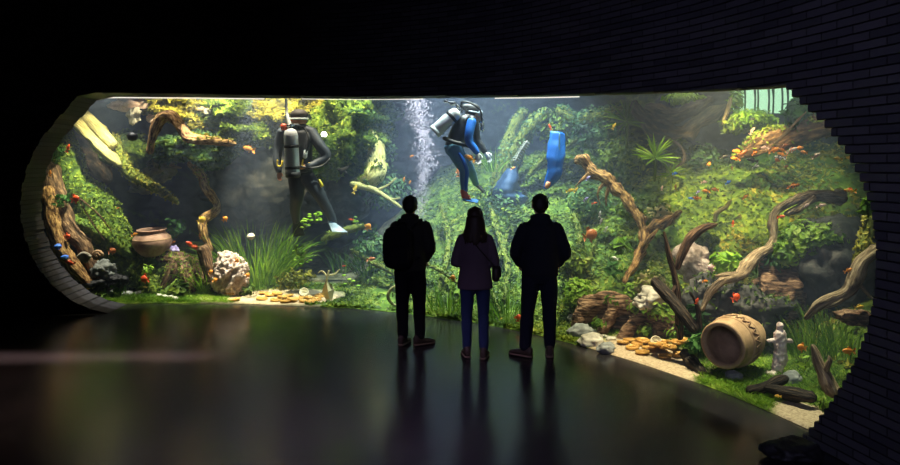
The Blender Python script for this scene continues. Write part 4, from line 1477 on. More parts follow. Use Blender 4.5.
wood('dark_twig', 'dark forked twig standing upright between the stump and the long branch', 'twig',
     [P(680, 338, 7.5), P(679, 318, 7.5), P(678, 300, 7.5), P(676, 282, 7.5), P(670, 258, 7.5), P(664, 232, 7.5)], [0.035, 0.04, 0.035, 0.03, 0.025, 0.01], 'bark_brown', segs=9, amp=0.4,
     branches=[([P(677, 268, 7.5), P(682, 252, 7.5), P(690, 238, 7.5), P(702, 228, 7.5), P(717, 224, 7.5)], [0.03, 0.045, 0.055, 0.05, 0.012]), ([P(676, 284, 7.5), P(671, 296, 7.4)], [0.018, 0.008])])
wood('yellow_branch', 'short yellow branch tip above the forked twig', 'branch', PP(8.6, (715, 221), (717, 213), (726, 207), (731, 200)), [0.03, 0.035, 0.025, 0.01], 'bark_yellow', segs=8)
wood('black_log', 'dark broken log leaning behind the brown stump', 'log', [P(655, 281, 7.6), P(668, 297, 7.45), P(681, 312, 7.3), P(694, 329, 7.2)], [0.055, 0.062, 0.06, 0.05], 'bark_dark', segs=12, amp=0.4, groove=0.15)
wood('dark_twig', 'short dark spike leaning against the black broken log', 'twig', PP(7.2, (700, 327), (697, 305), (690, 292)), [0.03, 0.03, 0.01], 'bark_dark', segs=8)

st = empty('hollow_stump', P(630, 335, 8.35), 'broad brown hollow stump lying above the right coin pile', 'stump')
sm = MB()
sm.tube([P(575, 330, 8.70), P(581, 318, 8.70), P(590, 305, 8.70), P(602, 301, 8.65), P(620, 305, 8.60), P(640, 311, 8.50), P(660, 315, 8.35), P(676, 325, 8.15), P(688, 337, 8.05), P(695, 347, 7.95)],
        [0.05, 0.10, 0.12, 0.125, 0.10, 0.09, 0.11, 0.11, 0.10, 0.05], 16, 6, 0.6, 4, groove=0.1)
sm.tube([P(612, 312, 8.55), P(606, 325, 8.50), P(598, 338, 8.45)], [0.09, 0.07, 0.06], 10, 5)
sm.tube([P(642, 316, 8.45), P(630, 328, 8.40), P(618, 342, 8.35)], [0.10, 0.08, 0.06], 10, 5)
sm.tube([P(662, 322, 8.35), P(660, 334, 8.30), P(668, 345, 8.25)], [0.10, 0.09, 0.06], 10, 5)
sm.tube([P(598, 316, 8.75), P(626, 326, 8.70), P(656, 334, 8.60)], [0.14, 0.14, 0.12], 10, 5)
fuse(sm.build('wood', 'stump_brown', st), 0.02, 2, (0.06, 0.09))
mo = MB()
for (a, b, Y, n, rr) in ((612, 299, 8.60, 60, .10), (600, 323, 8.40, 60, .07), (657, 309, 8.25, 150, .14), (668, 313, 8.20, 120, .13), (634, 307, 8.45, 50, .1), (676, 335, 7.95, 60, .08), (645, 330, 8.25, 60, 0.07)):
    for i in range(n):
        d = Vector((random.gauss(0, 1), random.gauss(0, 1), random.gauss(0, .6)))
        mo.leaf(P(a, b, Y) + d * rr * 0.6, d + Vector((0, -0.4, 0.6)), 0.04 * random.uniform(0.6, 1.3), 1.7)
tag(mo.build('moss', 'leaf_bright', st, smooth=False), None, kind='stuff')
wood('grey_stick', 'grey weathered stick lying at the right end of the coin pile', 'stick', [P(685, 353, 7.35), P(692, 362, 7.2), P(703, 374, 6.95)], [0.055, 0.065, 0.05], 'bark_dark', segs=10, amp=0.3)
wood('forked_driftwood', 'grey forked driftwood stub standing by the right wall edge', 'driftwood',
     [P(813, 346, 6.0), P(818, 360, 5.98), P(826, 376, 5.95), P(834, 392, 5.9)], [0.022, 0.05, 0.06, 0.065], 'bark_light', segs=10, amp=0.35, branches=[([P(824, 372, 5.95), P(829, 362, 5.9), P(829, 356, 5.9)], [0.04, 0.025, 0.008])])
wood('dark_log', 'dark low log lying in front of the stone figurine', 'log', [P(750, 391, 6.35), P(764, 387, 6.3), P(778, 381, 6.3), P(786, 378, 6.3)], [0.05, 0.055, 0.05, 0.03], 'bark_dark', segs=12, amp=0.35,
     branches=[([P(768, 388, 6.25), P(790, 393, 6.1), P(812, 398, 5.95)], [0.05, 0.06, 0.05])])

# stones on the right
for (a, b, r_, mt, lab) in ((582, 333, (0.17, 0.14, 0.10), 'rock_grey', 'grey boulder at the left end of the hollow stump, beside the pane'), (592, 341, (0.15, 0.12, 0.09), 'rock_pale', 'rounded pale stone at the left edge of the sand'),
                            (576, 317, (0.10, 0.10, 0.06), 'rock_pale', 'small pale stone left of the hollow stump'), (591, 331, (0.06, 0.05, 0.025), 'rock_yellow', 'flat yellowish stone under the stump, left of three'),
                            (603, 334, (0.06, 0.05, 0.025), 'rock_pale', 'flat pale stone under the stump, middle of three'), (611, 336.5, (0.065, 0.05, 0.03), 'rock_pale', 'flat pale stone under the stump, right of three'),
                            (606, 348, (0.10, 0.08, 0.07), 'rock_grey', 'grey stone at the front left of the right coin pile'), (734, 376, (0.085, 0.07, 0.055), 'rock_grey', 'grey stone sunk in the grass in front of the urn'),
                            (791, 379, (0.095, 0.08, 0.075), 'rock_grey', 'smooth round grey stone right of the stone figurine'), (795, 398, (0.06, 0.05, 0.05), 'rock_dark', 'dark stone behind the low dark log'),
                            (705, 352, (0.06, 0.05, 0.04), 'rock_dark', 'small dark stone left of the urn mouth')):
    p = ground(a, b + 3)
    p.z += r_[2] * 0.35
    rock('stone', lab, 'stone', p, r_, mt, 0.3, 1.5, 4)
MATS['dark_water_fill'] = MATS['rock_dark']
for (a, b, Y, r_, mt, lab) in ((657, 297, 8.3, (0.20, 0.17, 0.11), 'rock_pale', 'pale boulder above the hollow stump, right of two'), (650, 283, 8.6, (0.18, 0.15, 0.14), 'rock_yellow', 'yellowish boulder behind the black broken log'),
                               (644, 303, 8.3, (0.12, 0.12, 0.08), 'rock_pale', 'pale stone above the hollow stump, left of two'), (694, 262, 8.7, (0.22, 0.2, 0.24), 'rock_lava', 'rough tan rock behind the forked twig'),
                               (713, 300, 8.0, (0.32, 0.3, 0.26), 'rock_dark', 'dark boulder behind the urn, beside the long branch'), (752, 308, 7.7, (0.34, 0.3, 0.24), 'rock_dark', 'dark boulder behind the figurine'),
                               (778, 296, 7.8, (0.26, 0.26, 0.34), 'stump_brown', 'tall rusty rock behind the grass on the right'), (662, 215, 9.7, (0.2, 0.2, 0.14), 'rock_yellow', 'dull yellowish mossy stone at the fork of the orange root'),
                               (855, 318, 6.4, (0.14, 0.15, 0.07), 'stump_brown', 'flat brown stone by the right wall edge'),
                               (842, 268, 7.7, (0.50, 0.40, 0.46), 'dark_water_fill', 'added dark block for the dark water below the right end of the long branch')):  # dark mass added to hide the bright slope and imitate dark water
    p = P(a, b, Y)
    rock('boulder', lab, 'boulder', p, r_, mt, 0.45, 1.5, 4, moss='leaf_moss' if mt in ('rock_dark', 'rock_yellow') else None, n=700, size=0.036)

# stone figurine of a draped figure with outstretched arms
fp = ground(776, 374)
fs_ = fp.y / FOC
e = empty('stone_figurine', fp, 'pale stone figurine of a draped figure with short outstretched arms', 'figurine')
fg = MB()


def F(px, py, d=0.0):
    q = P(px, py, fp.y + d)
    return q


fg.ico(F(780, 326.5), (3.6 * fs_, 3.6 * fs_, 4.4 * fs_), 3)
fg.tube([F(780, 329), F(780, 333), F(780, 336)], [2.4 * fs_, 4.4 * fs_, 5 * fs_], 12, 4)
fg.tube([F(780, 333), F(780, 342), F(780.5, 350), F(779, 362), F(777, 372)], [6.2 * fs_, 6.2 * fs_, 6.0 * fs_, 6.4 * fs_, 5.0 * fs_], 14, 5, squash=0.8)
fg.tube([F(768, 341), F(774, 340.5), F(780, 340), F(786, 340.5), F(792, 341)], [1.9 * fs_, 2.4 * fs_, 3 * fs_, 2.4 * fs_, 1.9 * fs_], 10, 4)
for dx in (-2.5, 0.5, 3.2):
    fg.tube([F(780 + dx, 345, -0.035), F(780.5 + dx, 357, -0.035), F(777 + dx * 0.7, 371, -0.03)], [1.1 * fs_, 1.4 * fs_, 0.9 * fs_], 6, 4)
fg.tube([F(783, 348), F(785.5, 358), F(784, 366)], [2.5 * fs_, 2.6 * fs_, 1.5 * fs_], 8, 4)
fuse(fg.build('figure', 'stone_statue', e), 0.0085, 1, (0.022, 0.03))
MB().ico(F(773, 373.5), (6.5 * fs_, 6 * fs_, 3 * fs_), 3, 0.4, 1.6).build('base', 'stone_statue', e)

# plants on the right
for (a, b, Y, r_, n, sz, mt, lab) in ((578, 292, 8.95, (0.20, 0.2, 0.19), 420, 0.055, 'leaf_bright', 'bright green round leafy bush beside the tallest man'), (608, 296, 8.9, (0.11, 0.11, 0.08), 170, 0.04, 'leaf_bright', 'small green cushion plant on the left of the stump'),
                                      (634, 292, 8.9, (0.14, 0.14, 0.13), 260, 0.045, 'leaf_bright', 'feathery green plant behind the middle of the stump'), (620, 245, 9.2, (0.10, 0.1, 0.09), 14, 0.16, 'leaf_bright', 'broad leaved bright plant growing beside the orange root'),
                                      (613, 268, 9.1, (0.10, 0.1, 0.08), 12, 0.12, 'leaf_dark', 'dark broad leaved plant low beside the orange root'), (727, 263, 7.9, (0.17, 0.15, 0.13), 150, 0.08, 'leaf_lime', 'lime green fern clump at the foot of the long branch'),
                                      (806, 240, 7.8, (0.30, 0.28, 0.22), 950, 0.055, 'leaf_bright', 'big green fern below the long branch on the right, upper'), (788, 252, 7.8, (0.24, 0.22, 0.18), 650, 0.052, 'leaf_grass', 'big green fern below the long branch on the right, lower'),
                                      (826, 238, 7.6, (0.20, 0.2, 0.16), 420, 0.052, 'leaf_bright', 'green fern at the right end of the long branch'), (771, 262, 7.9, (0.2, 0.2, 0.14), 380, 0.05, 'leaf_dark', 'dark fern in the bend of the long branch'),
                                      (868, 207, 6.0, (0.07, 0.07, 0.09), 40, 0.05, 'leaf_bright', 'small leafy sprig at the right wall edge'), (697, 345, 7.1, (0.10, 0.1, 0.11), 110, 0.055, 'leaf_dark', 'dark leafy plant between the stump and the urn mouth'),
                                      (693, 320, 7.5, (0.15, 0.15, 0.17), 160, 0.07, 'leaf_dark', 'dark leafy plant behind the black broken log'), (804, 361, 6.3, (0.06, 0.06, 0.09), 12, 0.05, 'leaf_lime', 'lime green round leaved sprig right of the figurine'),
                                      (823, 404, 5.6, (0.03, 0.03, 0.07), 16, 0.035, 'leaf_bright', 'tiny green sprig at the foot of the wall edge'), (760, 354, 6.9, (0.03, 0.03, 0.03), 6, 0.04, 'leaf_lime', 'tiny lime leaves against the side of the urn'),
                                      (704, 239, 9.3, (0.2, 0.2, 0.15), 260, 0.06, 'leaf_moss', 'low moss bush on the slope above the forked twig'), (752, 119, 9.6, (0.30, 0.3, 0.15), 800, 0.05, 'leaf_grass', 'bright green bush in front of the daylit opening'),
                                      (738, 124, 9.8, (0.25, 0.3, 0.15), 600, 0.05, 'leaf_moss', 'green bush left of the daylit opening'), (800, 112, 8.8, (0.2, 0.2, 0.2), 220, 0.08, 'leaf_dark', 'dark leaves at the upper right corner of the window'),
                                      (800, 104, 9.0, (0.12, 0.1, 0.13), 160, 0.05, 'leaf_grass', 'green leaves at the right side of the daylit opening'), (736, 100, 10.1, (0.12, 0.1, 0.22), 220, 0.05, 'leaf_grass', 'green leaves at the left side of the daylit opening'),
                                      (684, 98.5, 10.6, (0.36, 0.2, 0.10), 320, 0.05, 'leaf_lime', 'strip of lime green moss along the top edge right of centre'), (635, 208, 10.2, (0.3, 0.3, 0.2), 320, 0.06, 'leaf_moss', 'moss bush right of the orange root'),
                                      (703, 155, 10.6, (0.25, 0.2, 0.2), 160, 0.06, 'leaf_moss_blue', 'dim green bush in the dark water below the root mass')):
    bush('leafy_plant', lab, P(a, b, Y), r_, n, sz, mt, 8)
spiky('spiky_plant', 'bright spiky palm like plant in open water right of centre', P(655, 158, 9.4), 46, 0.34, 0.03, 'leaf_lime')
spiky('spiky_plant', 'dim spiky plant near the top above the orange root', P(627, 122, 10.6), 40, 0.42, 0.03, 'leaf_grass')
spiky('spiky_plant', 'smaller spiky plant just below the bright spiky one', P(671, 174, 9.3), 30, 0.24, 0.024, 'leaf_grass')
for (a, b, n, h, lab) in ((815, 350, 170, 0.42, 'tall green grass clump right of the figurine'), (846, 352, 130, 0.36, 'green grass clump by the right wall edge'), (790, 338, 110, 0.34, 'green grass clump behind the figurine'),
                          (830, 330, 120, 0.36, 'dark grass clump under the curved corner branch')):
    tuft('grass_clump', lab, ground(a, b + 8), n, h, 0.7, 0.014, 'leaf_grass', 0.5, 0.24, cat='grass clump')

# sparse grass turf on the bed (nobody could count it) and moss leaves on the slope
tf, ml, my = MB(), MB(), MB()
cnt = 0
for i in range(90000):
    s = random.uniform(s_of_px(90), s_of_px(868))
    px = interp(s, CS, CPX)
    t0 = interp(px, TX, T0)
    t = 0.06 + (TBACK - 0.1) * random.random() ** (1.3)
    x, y = at(s, t)
    d1 = math.hypot((x - 2.08) / 0.55, (y - 7.55) / 0.95)
    d2 = math.hypot((x + 2.55) / 0.95, (y - 11.0) / 0.62)
    d3 = math.hypot((x - 2.95) / 0.25, (y - 5.75) / 0.4)
    if min(d1, d2, d3) < 0.98:
        continue
    if px < 330 and t > 1.5:
        continue
    z = terr_st(s, t)
    if px > 575 and t < t0 * 1.1 or px < 240 and t < 1.2:
        if px > 780 and fr(Vector((x * 3, y * 3, 0)), 2) < -0.2:
            continue
        for q in range(2):
            a = random.uniform(0, 2 * PI)
            tf.blade((x + random.gauss(0, .02), y + random.gauss(0, .02), z - 0.005), (math.cos(a) * 0.9, math.sin(a) * 0.9, 1), random.uniform(0.03, 0.085), 0.008, 0.5, 3)
    else:
        k_ = 0.5 + 1.3 * fr(Vector((x * 1.6, y * 1.6, 2.0)), 3)
        if random.random() < k_ + 0.25:
            (my if px > 590 and fr(Vector((x * 0.9, y * 0.9, 8)), 2) > -0.4 else ml).leaf((x, y, z + 0.012), (random.gauss(0, .7), random.gauss(-.3, .7), 0.8), 0.046 * random.uniform(0.5, 1.35), 1.9)
tag(tf.build('turf_grass', 'leaf_grass'), 'short green turf grass on the tank bed', 'grass', kind='stuff')
tag(my.build('slope_foliage', 'leaf_moss_yellow', smooth=False), 'yellow moss leaves covering the slope on the right', 'foliage', kind='stuff')
tag(ml.build('slope_foliage', 'leaf_moss', smooth=False), 'small moss leaves covering the slope of the tank', 'foliage', kind='stuff')

# daylit opening at the back with upright stems before it
wq = [P(733, 84, 10.4), P(812, 84, 9.2), P(812, 113, 9.2), P(733, 113, 10.4)]
nrm_ = (wq[1] - wq[0]).cross(wq[3] - wq[0]).normalized()
dp = MB().add(wq + [q + Vector((0.03, 0.05, 0)) for q in wq], [(0, 1, 2, 3), (7, 6, 5, 4), (0, 4, 5, 1), (1, 5, 6, 2), (2, 6, 7, 3), (3, 7, 4, 0)])
dp = MB()
dp.add(wq + [q + Vector((0.03, 0.05, 0)) for q in wq], [(0, 1, 2, 3), (7, 6, 5, 4), (0, 4, 5, 1), (1, 5, 6, 2), (2, 6, 7, 3), (3, 7, 4, 0)])
tag(dp.build('window_2', 'daylight_pane', smooth=False), 'small daylit opening at the back of the tank', kind='structure')
for i in range(9):
    a = 738 + i * 7.3 + random.uniform(-3, 3)
    Y = lerp(10.25, 9.1, (a - 733) / 79)
    wood('reed', 'upright green reed standing before the daylit opening', 'reed', PP(Y - 0.1, (a, 84), (a + 0.8, 98), (a + 0.2, 114)), [0.012 + 0.006 * (i % 3), 0.012, 0.014], 'leaf_dark', segs=6, groove=0, amp=0.1, group='reeds before the daylit opening')

# bubbles
bb = MB()
for i in range(4200):
    t = random.random()
    yy = lerp(99, 232, t)
    wdt = 11.0 * (0.5 + 0.6 * abs(math.sin(yy * 0.07))) * (1.0 if yy < 170 else 0.75)
    a = 421 + 4 * math.sin(yy * 0.05) + random.gauss(0, 0.55) * wdt
    c = P(a, yy, 11.0 + random.gauss(0, 0.13))
    bb.ico(c, random.choice((0.004, 0.006, 0.008, 0.011)) * random.uniform(0.7, 1.3), 1)
m, nt, out = new_mat('bubble')
b = N(nt, 'ShaderNodeBsdfPrincipled', Roughness=0.15)
b.inputs['Base Color'].default_value = (0.80, 0.70, 0.80, 1)
b.inputs['Alpha'].default_value = 0.16
nt.links.new(b.outputs[0], out.inputs['Surface'])
tag(bb.build('bubble_column', 'bubble'), 'pale column of rising air bubbles between the two divers', 'bubbles', kind='stuff')

# ------------------------------------------------------------------ fish
def fish_mesh(deep=0.42, tail=0.3):
    """unit fish, length 1 along +x (head at +x), fins included"""
    mb = MB()
    prof = [(0.5, 0.015), (0.46, 0.35), (0.38, 0.66), (0.26, 0.9), (0.10, 1.0), (-0.06, 0.86), (-0.18, 0.55), (-0.25, 0.3), (-0.28, 0.24)]
    segs = 12
    vs, fs = [], []
    for x, k in prof:
        for j in range(segs):
            a = 2 * PI * j / segs
            vs.append((x, 0.5 * deep * 0.5 * k * math.cos(a), 0.5 * deep * k * math.sin(a)))
    for i in range(len(prof) - 1):
        for j in range(segs):
            a, b = i * segs + j, i * segs + (j + 1) % segs
            fs.append((a, b, b + segs, a + segs))
    fs.append(tuple(range(segs)))
    fs.append(tuple((len(prof) - 1) * segs + j for j in range(segs - 1, -1, -1)))
    mb.add(vs, fs)
    h = deep * 0.5

    def fin(pts, th=0.012):
        n = len(pts)
        mb.add([(x, th, z) for x, z in pts] + [(x, -th, z) for x, z in pts], [tuple(range(n)), tuple(range(2 * n - 1, n - 1, -1))] + [(i, (i + 1) % n, n + (i + 1) % n, n + i) for i in range(n)])
    fin([(-0.25, 0.05), (-0.40, tail * 0.7), (-0.52, tail * 0.72), (-0.44, 0.02), (-0.52, -tail * 0.72), (-0.40, -tail * 0.7), (-0.25, -0.05)])
    fin([(0.18, h * 0.9), (0.10, h * 1.55), (-0.08, h * 1.4), (-0.16, h * 0.6), (0.0, h * 0.6)])
    fin([(0.02, -h * 0.9), (-0.04, -h * 1.5), (-0.14, -h * 1.2), (-0.14, -h * 0.5)])
    for sg in (-1, 1):
        mb.ico((0.37, sg * deep * 0.16, deep * 0.08), 0.03, 1, mi=1)
    return mb


FM = {'slim': fish_mesh(0.30, 0.24), 'mid': fish_mesh(0.37, 0.28), 'round': fish_mesh(0.72, 0.36)}
FP = {}
# photo place, distance, length in photo px, heading in degrees (0 = to the right), shape, colour, label
FISH = [
    (249, 149, 11.4, 13, 165, 'mid', 'orange', 'orange goldfish left of the black diver near the mossy shelf'),
    (75, 199, 10.9, 9, 20, 'round', 'red', 'red orange fish over the middle of the mossy log'), (67, 236.5, 10.85, 7, 10, 'round', 'red', 'round red fish at the far left, above the blue pebbles'),
    (70, 262.5, 10.75, 9, 160, 'mid', 'red', 'red fish at the far left, just below the blue pebbles'), (68, 148, 11.0, 8, 70, 'slim', 'red', 'small red fish pointing up above the mossy log'),
    (50, 173, 10.9, 6, 90, 'mid', 'orange', 'small orange fish at the far left window edge'), (112, 251, 11.0, 7, 20, 'round', 'rust', 'dull rust fish over the striped shell'),
    (134.5, 234.5, 11.5, 7, 15, 'mid', 'orange', 'orange fish touching the left rim of the clay jar'), (145, 279, 10.9, 9, 175, 'round', 'red', 'orange red fish in the shade below the clay jar'),
    (145, 287, 10.9, 4, 175, 'mid', 'yellow', 'tiny yellow fish under the fish below the clay jar'), (201.5, 220, 11.2, 8, 30, 'round', 'yellow', 'yellow orange fish at the bend of the twisted branch'),
    (225, 219, 11.1, 6, 40, 'round', 'orange', 'small orange fish right of the twisted branch'), (190, 244, 11.3, 9, 150, 'mid', 'red', 'red fish between jar and twisted branch, left of a pair'),
    (196, 247.5, 11.25, 9, 170, 'mid', 'red', 'red fish between jar and twisted branch, right of a pair'), (200, 236, 11.3, 5, 100, 'mid', 'rust', 'small rust fish on the lower part of the twisted branch'),
    (210.5, 272, 11.0, 5, 20, 'round', 'orange', 'tiny orange fish at the left side of the lava rock'), (215, 280, 10.95, 5, 20, 'round', 'orange', 'small orange fish low at the left of the lava rock'),
    (236.5, 261, 10.95, 5, 30, 'round', 'orange', 'small orange fish at the top right of the lava rock'), (247.5, 275.5, 10.9, 5, 60, 'round', 'orange', 'small orange fish at the right side of the lava rock'),
    (118, 208, 11.3, 3, 20, 'mid', 'orange', 'tiny orange fish in the dark water right of the mossy log'), (174, 242, 11.6, 4, 30, 'mid', 'orange', 'tiny orange fish right of the clay jar rim'),
    (368, 227, 11.4, 7, 60, 'round', 'orange', 'orange fish at the tip of the mossy branch under the diver'), (371, 259, 11.0, 8, 10, 'mid', 'rust', 'dull brown fish left of the man with a backpack'),
    (351, 219.5, 11.4, 5, 175, 'slim', 'red', 'tiny red fish right of the diver fins'), (355, 189, 11.9, 9, 70, 'slim', 'yellow', 'slim yellow fish below the pale yellow trunk'),
    (344, 266, 11.0, 3, 0, 'mid', 'red', 'tiny red fish above the withered leaf'), (470, 158, 9.95, 11, 150, 'mid', 'orange', 'orange fish in front of the legs of the blue diver'),
    (458, 172, 10.9, 9, 90, 'slim', 'rust', 'dim upright orange fish behind the leg of the blue diver'), (412, 156, 11.4, 4, 10, 'mid', 'orange', 'tiny orange fish left of the bubbles, topmost'),
    (404, 179, 11.4, 4, 80, 'mid', 'orange', 'tiny orange fish left of the bubbles, middle'), (410, 182, 11.4, 3.5, 60, 'mid', 'orange', 'tiny orange fish left of the bubbles, lowest'),
    (513, 168, 10.8, 4.5, 20, 'mid', 'orange', 'tiny orange fish below the dim ribbed fan'), (550, 127, 10.8, 6, 110, 'slim', 'red', 'slim red fish above the blue tube'),
    (453, 278, 9.6, 6, 90, 'round', 'orange', 'orange fish beside the left hip of the woman'), (518.5, 318, 8.6, 7, 80, 'round', 'red', 'red orange fish between the woman and the tallest man'),
    (501, 319, 8.9, 4, 30, 'mid', 'yellow', 'tiny yellow fish beside the knee of the woman'), (590, 235, 9.5, 14, 20, 'round', 'rust', 'large dull orange fish right of the shoulder of the tallest man'),
    (594.5, 203, 9.7, 5, 10, 'slim', 'red', 'tiny red fish above the large dull orange fish'), (586, 199, 9.7, 6, 40, 'slim', 'lilac', 'small lilac fish left of the orange brown root'),
    (570, 190.5, 9.6, 8, 15, 'slim', 'yellow', 'slim yellow fish right of the blue tube, left of two'), (576, 190, 9.6, 6, 50, 'slim', 'yellow', 'slim yellow fish right of the blue tube, right of two'),
    (588, 178, 9.9, 6, 40, 'slim', 'lilac', 'small lilac fish hiding under the upper orange root'), (614, 126, 10.2, 7, 60, 'slim', 'yellow', 'slim yellow fish beside the dim spiky plant'),
    (600, 214, 9.5, 6, 80, 'slim', 'white', 'pale slim fish right of the tallest man, upper of three'), (601, 221, 9.5, 6, 70, 'slim', 'white', 'pale slim fish right of the tallest man, middle of three'),
    (606, 229, 9.5, 6, 60, 'slim', 'white', 'pale slim fish right of the tallest man, lowest of three'), (615, 258, 9.0, 7, 160, 'slim', 'white', 'pale slim fish under the broad leaved plant'),
    (691, 198.5, 8.6, 6, 170, 'slim', 'blue', 'violet blue fish left end of the lower school'), (697, 198, 8.6, 8, 175, 'mid', 'orange_black', 'rusty fish beside the violet blue fish'),
    (698, 192, 8.6, 5, 30, 'mid', 'lilac', 'pale lilac fish above the violet blue fish'), (706, 191, 8.5, 7, 175, 'mid', 'orange', 'orange fish in the lower school, left of the brown one'),
    (715, 189.5, 8.5, 7, 175, 'mid', 'rust', 'brown orange fish in the lower school'), (708.5, 197, 8.5, 5, 130, 'slim', 'black', 'small black fish below the lower school'),
    (724, 195.5, 8.4, 3.5, 10, 'mid', 'black', 'tiny black fish right of the lower school'), (728, 182.5, 8.4, 6, 30, 'mid', 'blue', 'purple blue fish above the lower school'),
    (704, 182, 8.5, 6, 5, 'mid', 'pink', 'pink fish above the lower school'), (709, 164, 8.8, 4, 0, 'round', 'orange', 'tiny orange fish alone in the dark water'), (675, 173.5, 8.9, 6, 5, 'mid', 'blue', 'bright blue fish on the small spiky plant'),
    (675.5, 187, 8.9, 5, 90, 'mid', 'brown', 'small brown fish below the small spiky plant'), (662, 188, 8.9, 5, 80, 'slim', 'pink', 'pale pink slim fish under the bright spiky plant'), (745, 197, 8.2, 6, 40, 'mid', 'orange', 'orange fish on the mossy slope below the school'),
    (737.5, 151.3, 8.5, 9, 170, 'mid', 'orange', 'orange fish, upper left of the main school'), (735.4, 158.3, 8.5, 8.5, 172, 'mid', 'orange', 'orange fish, lower left of the main school'),
    (742, 154, 8.45, 12, 40, 'slim', 'brown', 'dark brown fish tilted upward beside the two orange ones'), (724, 156.7, 8.6, 9, 15, 'slim', 'black', 'black fish, leftmost of the main school'),
    (754.5, 153, 8.4, 7, 30, 'mid', 'orange_black', 'orange and black fish left of the pink one in the main school'), (765, 147.8, 8.3, 8, 185, 'mid', 'pink', 'pink orange fish at the top of the main school'),
    (773.8, 150, 8.2, 10, 20, 'mid', 'orange', 'orange fish in the middle of the main school'), (784.5, 145.8, 8.1, 9.5, 15, 'slim', 'brown', 'dark brown fish at the top right of the main school'),
    (782.8, 150.2, 8.15, 7, 160, 'mid', 'orange', 'small orange fish under the dark brown top fish'), (791.5, 150, 8.0, 10, 25, 'mid', 'koi', 'white and red koi in the main school'),
    (799, 148, 8.0, 8, 10, 'mid', 'orange', 'orange fish right of the white and red koi'), (782, 154.7, 8.15, 9, 155, 'mid', 'orange', 'orange fish just above the black and white one'),
    (780, 157.5, 8.1, 11, 175, 'slim', 'black_white', 'black and white fish under the main school'), (777.4, 160.2, 8.1, 5, 150, 'round', 'rust', 'small rust fish below the black and white one'),
    (752.5, 160.3, 8.35, 11, 165, 'slim', 'black', 'black fish, upper of two below the main school'), (755.8, 166.7, 8.3, 9, 10, 'slim', 'black_white', 'black and white spotted fish, lower of two below the main school'),
    (786, 166.5, 8.0, 6, 10, 'slim', 'brown', 'small brown fish below the right end of the main school'), (752, 131, 8.7, 8, 55, 'slim', 'pink', 'pinkish white fish swimming up alone above the school'),
    (752.5, 119, 8.8, 5, 10, 'slim', 'black', 'small dark fish near the daylit opening'), (732, 168, 8.5, 4, 90, 'slim', 'brown', 'tiny dark fish left below the main school'),
    (804, 152.3, 7.9, 7, 170, 'mid', 'orange', 'orange fish right of the main school'), (816, 155.5, 7.7, 9, 30, 'slim', 'pink', 'pale pink fish right of the main school'), (838, 158.7, 7.3, 8, 175, 'mid', 'yellow', 'yellow orange fish near the wall edge, left of two'),
    (850, 158, 7.1, 7, 175, 'mid', 'yellow', 'yellow orange fish near the wall edge, right of two'), (793.4, 185.8, 7.8, 12, 15, 'slim', 'orange_black', 'orange and black fish alone over the mossy slope'),
    (850.5, 190.5, 6.9, 10, 175, 'mid', 'red_yellow', 'bright red and yellow fish by the right wall edge'), (781, 216.6, 7.6, 7, 5, 'mid', 'red', 'red fish in front of the bend of the long branch'),
    (733, 223.5, 8.0, 6, 85, 'slim', 'red', 'small red fish pointing up on the slope'), (735.6, 297.5, 7.0, 9, 30, 'round', 'red', 'round red fish above the urn'), (697, 301, 7.1, 6, 70, 'mid', 'red', 'red fish beside the forked twig'),
    (711, 268, 7.3, 7, 120, 'round', 'pink', 'rosy fish at the foot of the long branch'), (705, 281, 7.2, 6, 5, 'mid', 'orange', 'small orange fish left of the foot of the long branch'), (700, 281, 7.25, 5, 5, 'slim', 'white', 'white slim fish beside the small orange one'),
    (848, 270.5, 6.3, 8, 30, 'mid', 'orange', 'orange fish above the curved corner branch'), (859, 307, 6.0, 9, 10, 'mid', 'yellow', 'yellow orange fish below the curved corner branch'),
    (806.6, 205, 7.7, 7, 15, 'slim', 'pink', 'pinkish fish under the long branch, left of two'), (821, 205.5, 7.6, 9, 15, 'slim', 'pink', 'pinkish fish under the long branch, right of two'),
    (802, 347.5, 6.2, 9, 165, 'round', 'orange', 'orange fish right of the figurine'), (849, 351, 5.85, 14, 175, 'mid', 'orange', 'large orange fish near the lower right wall edge'), (778, 396, 5.95, 6, 175, 'mid', 'yellow', 'small yellow fish on the low dark log'),
]
for (a, b, Y, L, ang, shp, colr, lab) in FISH:
    key = (shp, colr)
    if key not in FP:
        o = FM[shp].build('goldfish' if colr in ('orange', 'red', 'koi') else 'small_fish', ['fish_' + colr, 'eye_black'])
        FP[key] = o
    else:
        o = FP[key].copy()
        COL.objects.link(o)
    c = P(a, b, Y)
    # keep every fish in the water, clear of the pane
    s, t = st_of(c.x, c.y)
    if t < 0.2:
        Y2 = Y
        while t < 0.2:
            Y2 += 0.05
            c = P(a, b, Y2)
            s, t = st_of(c.x, c.y)
        Y = Y2
    o.location = c
    k = 1.12 * L * Y / FOC
    o.scale = (k, k, k)
    an = math.radians(ang)
    yaw = random.uniform(-0.35, 0.35)
    hd = Vector((math.cos(an), yaw * abs(math.cos(an)), math.sin(an))).normalized()
    upv = Vector((-math.sin(an), 0, math.cos(an)))
    if upv.z < -0.01:
        upv = -upv
    yv = upv.cross(hd).normalized()
    upv = hd.cross(yv).normalized()
    o.rotation_euler = Matrix((hd, yv, upv)).transposed().to_euler()
    tag(o, lab, 'fish')

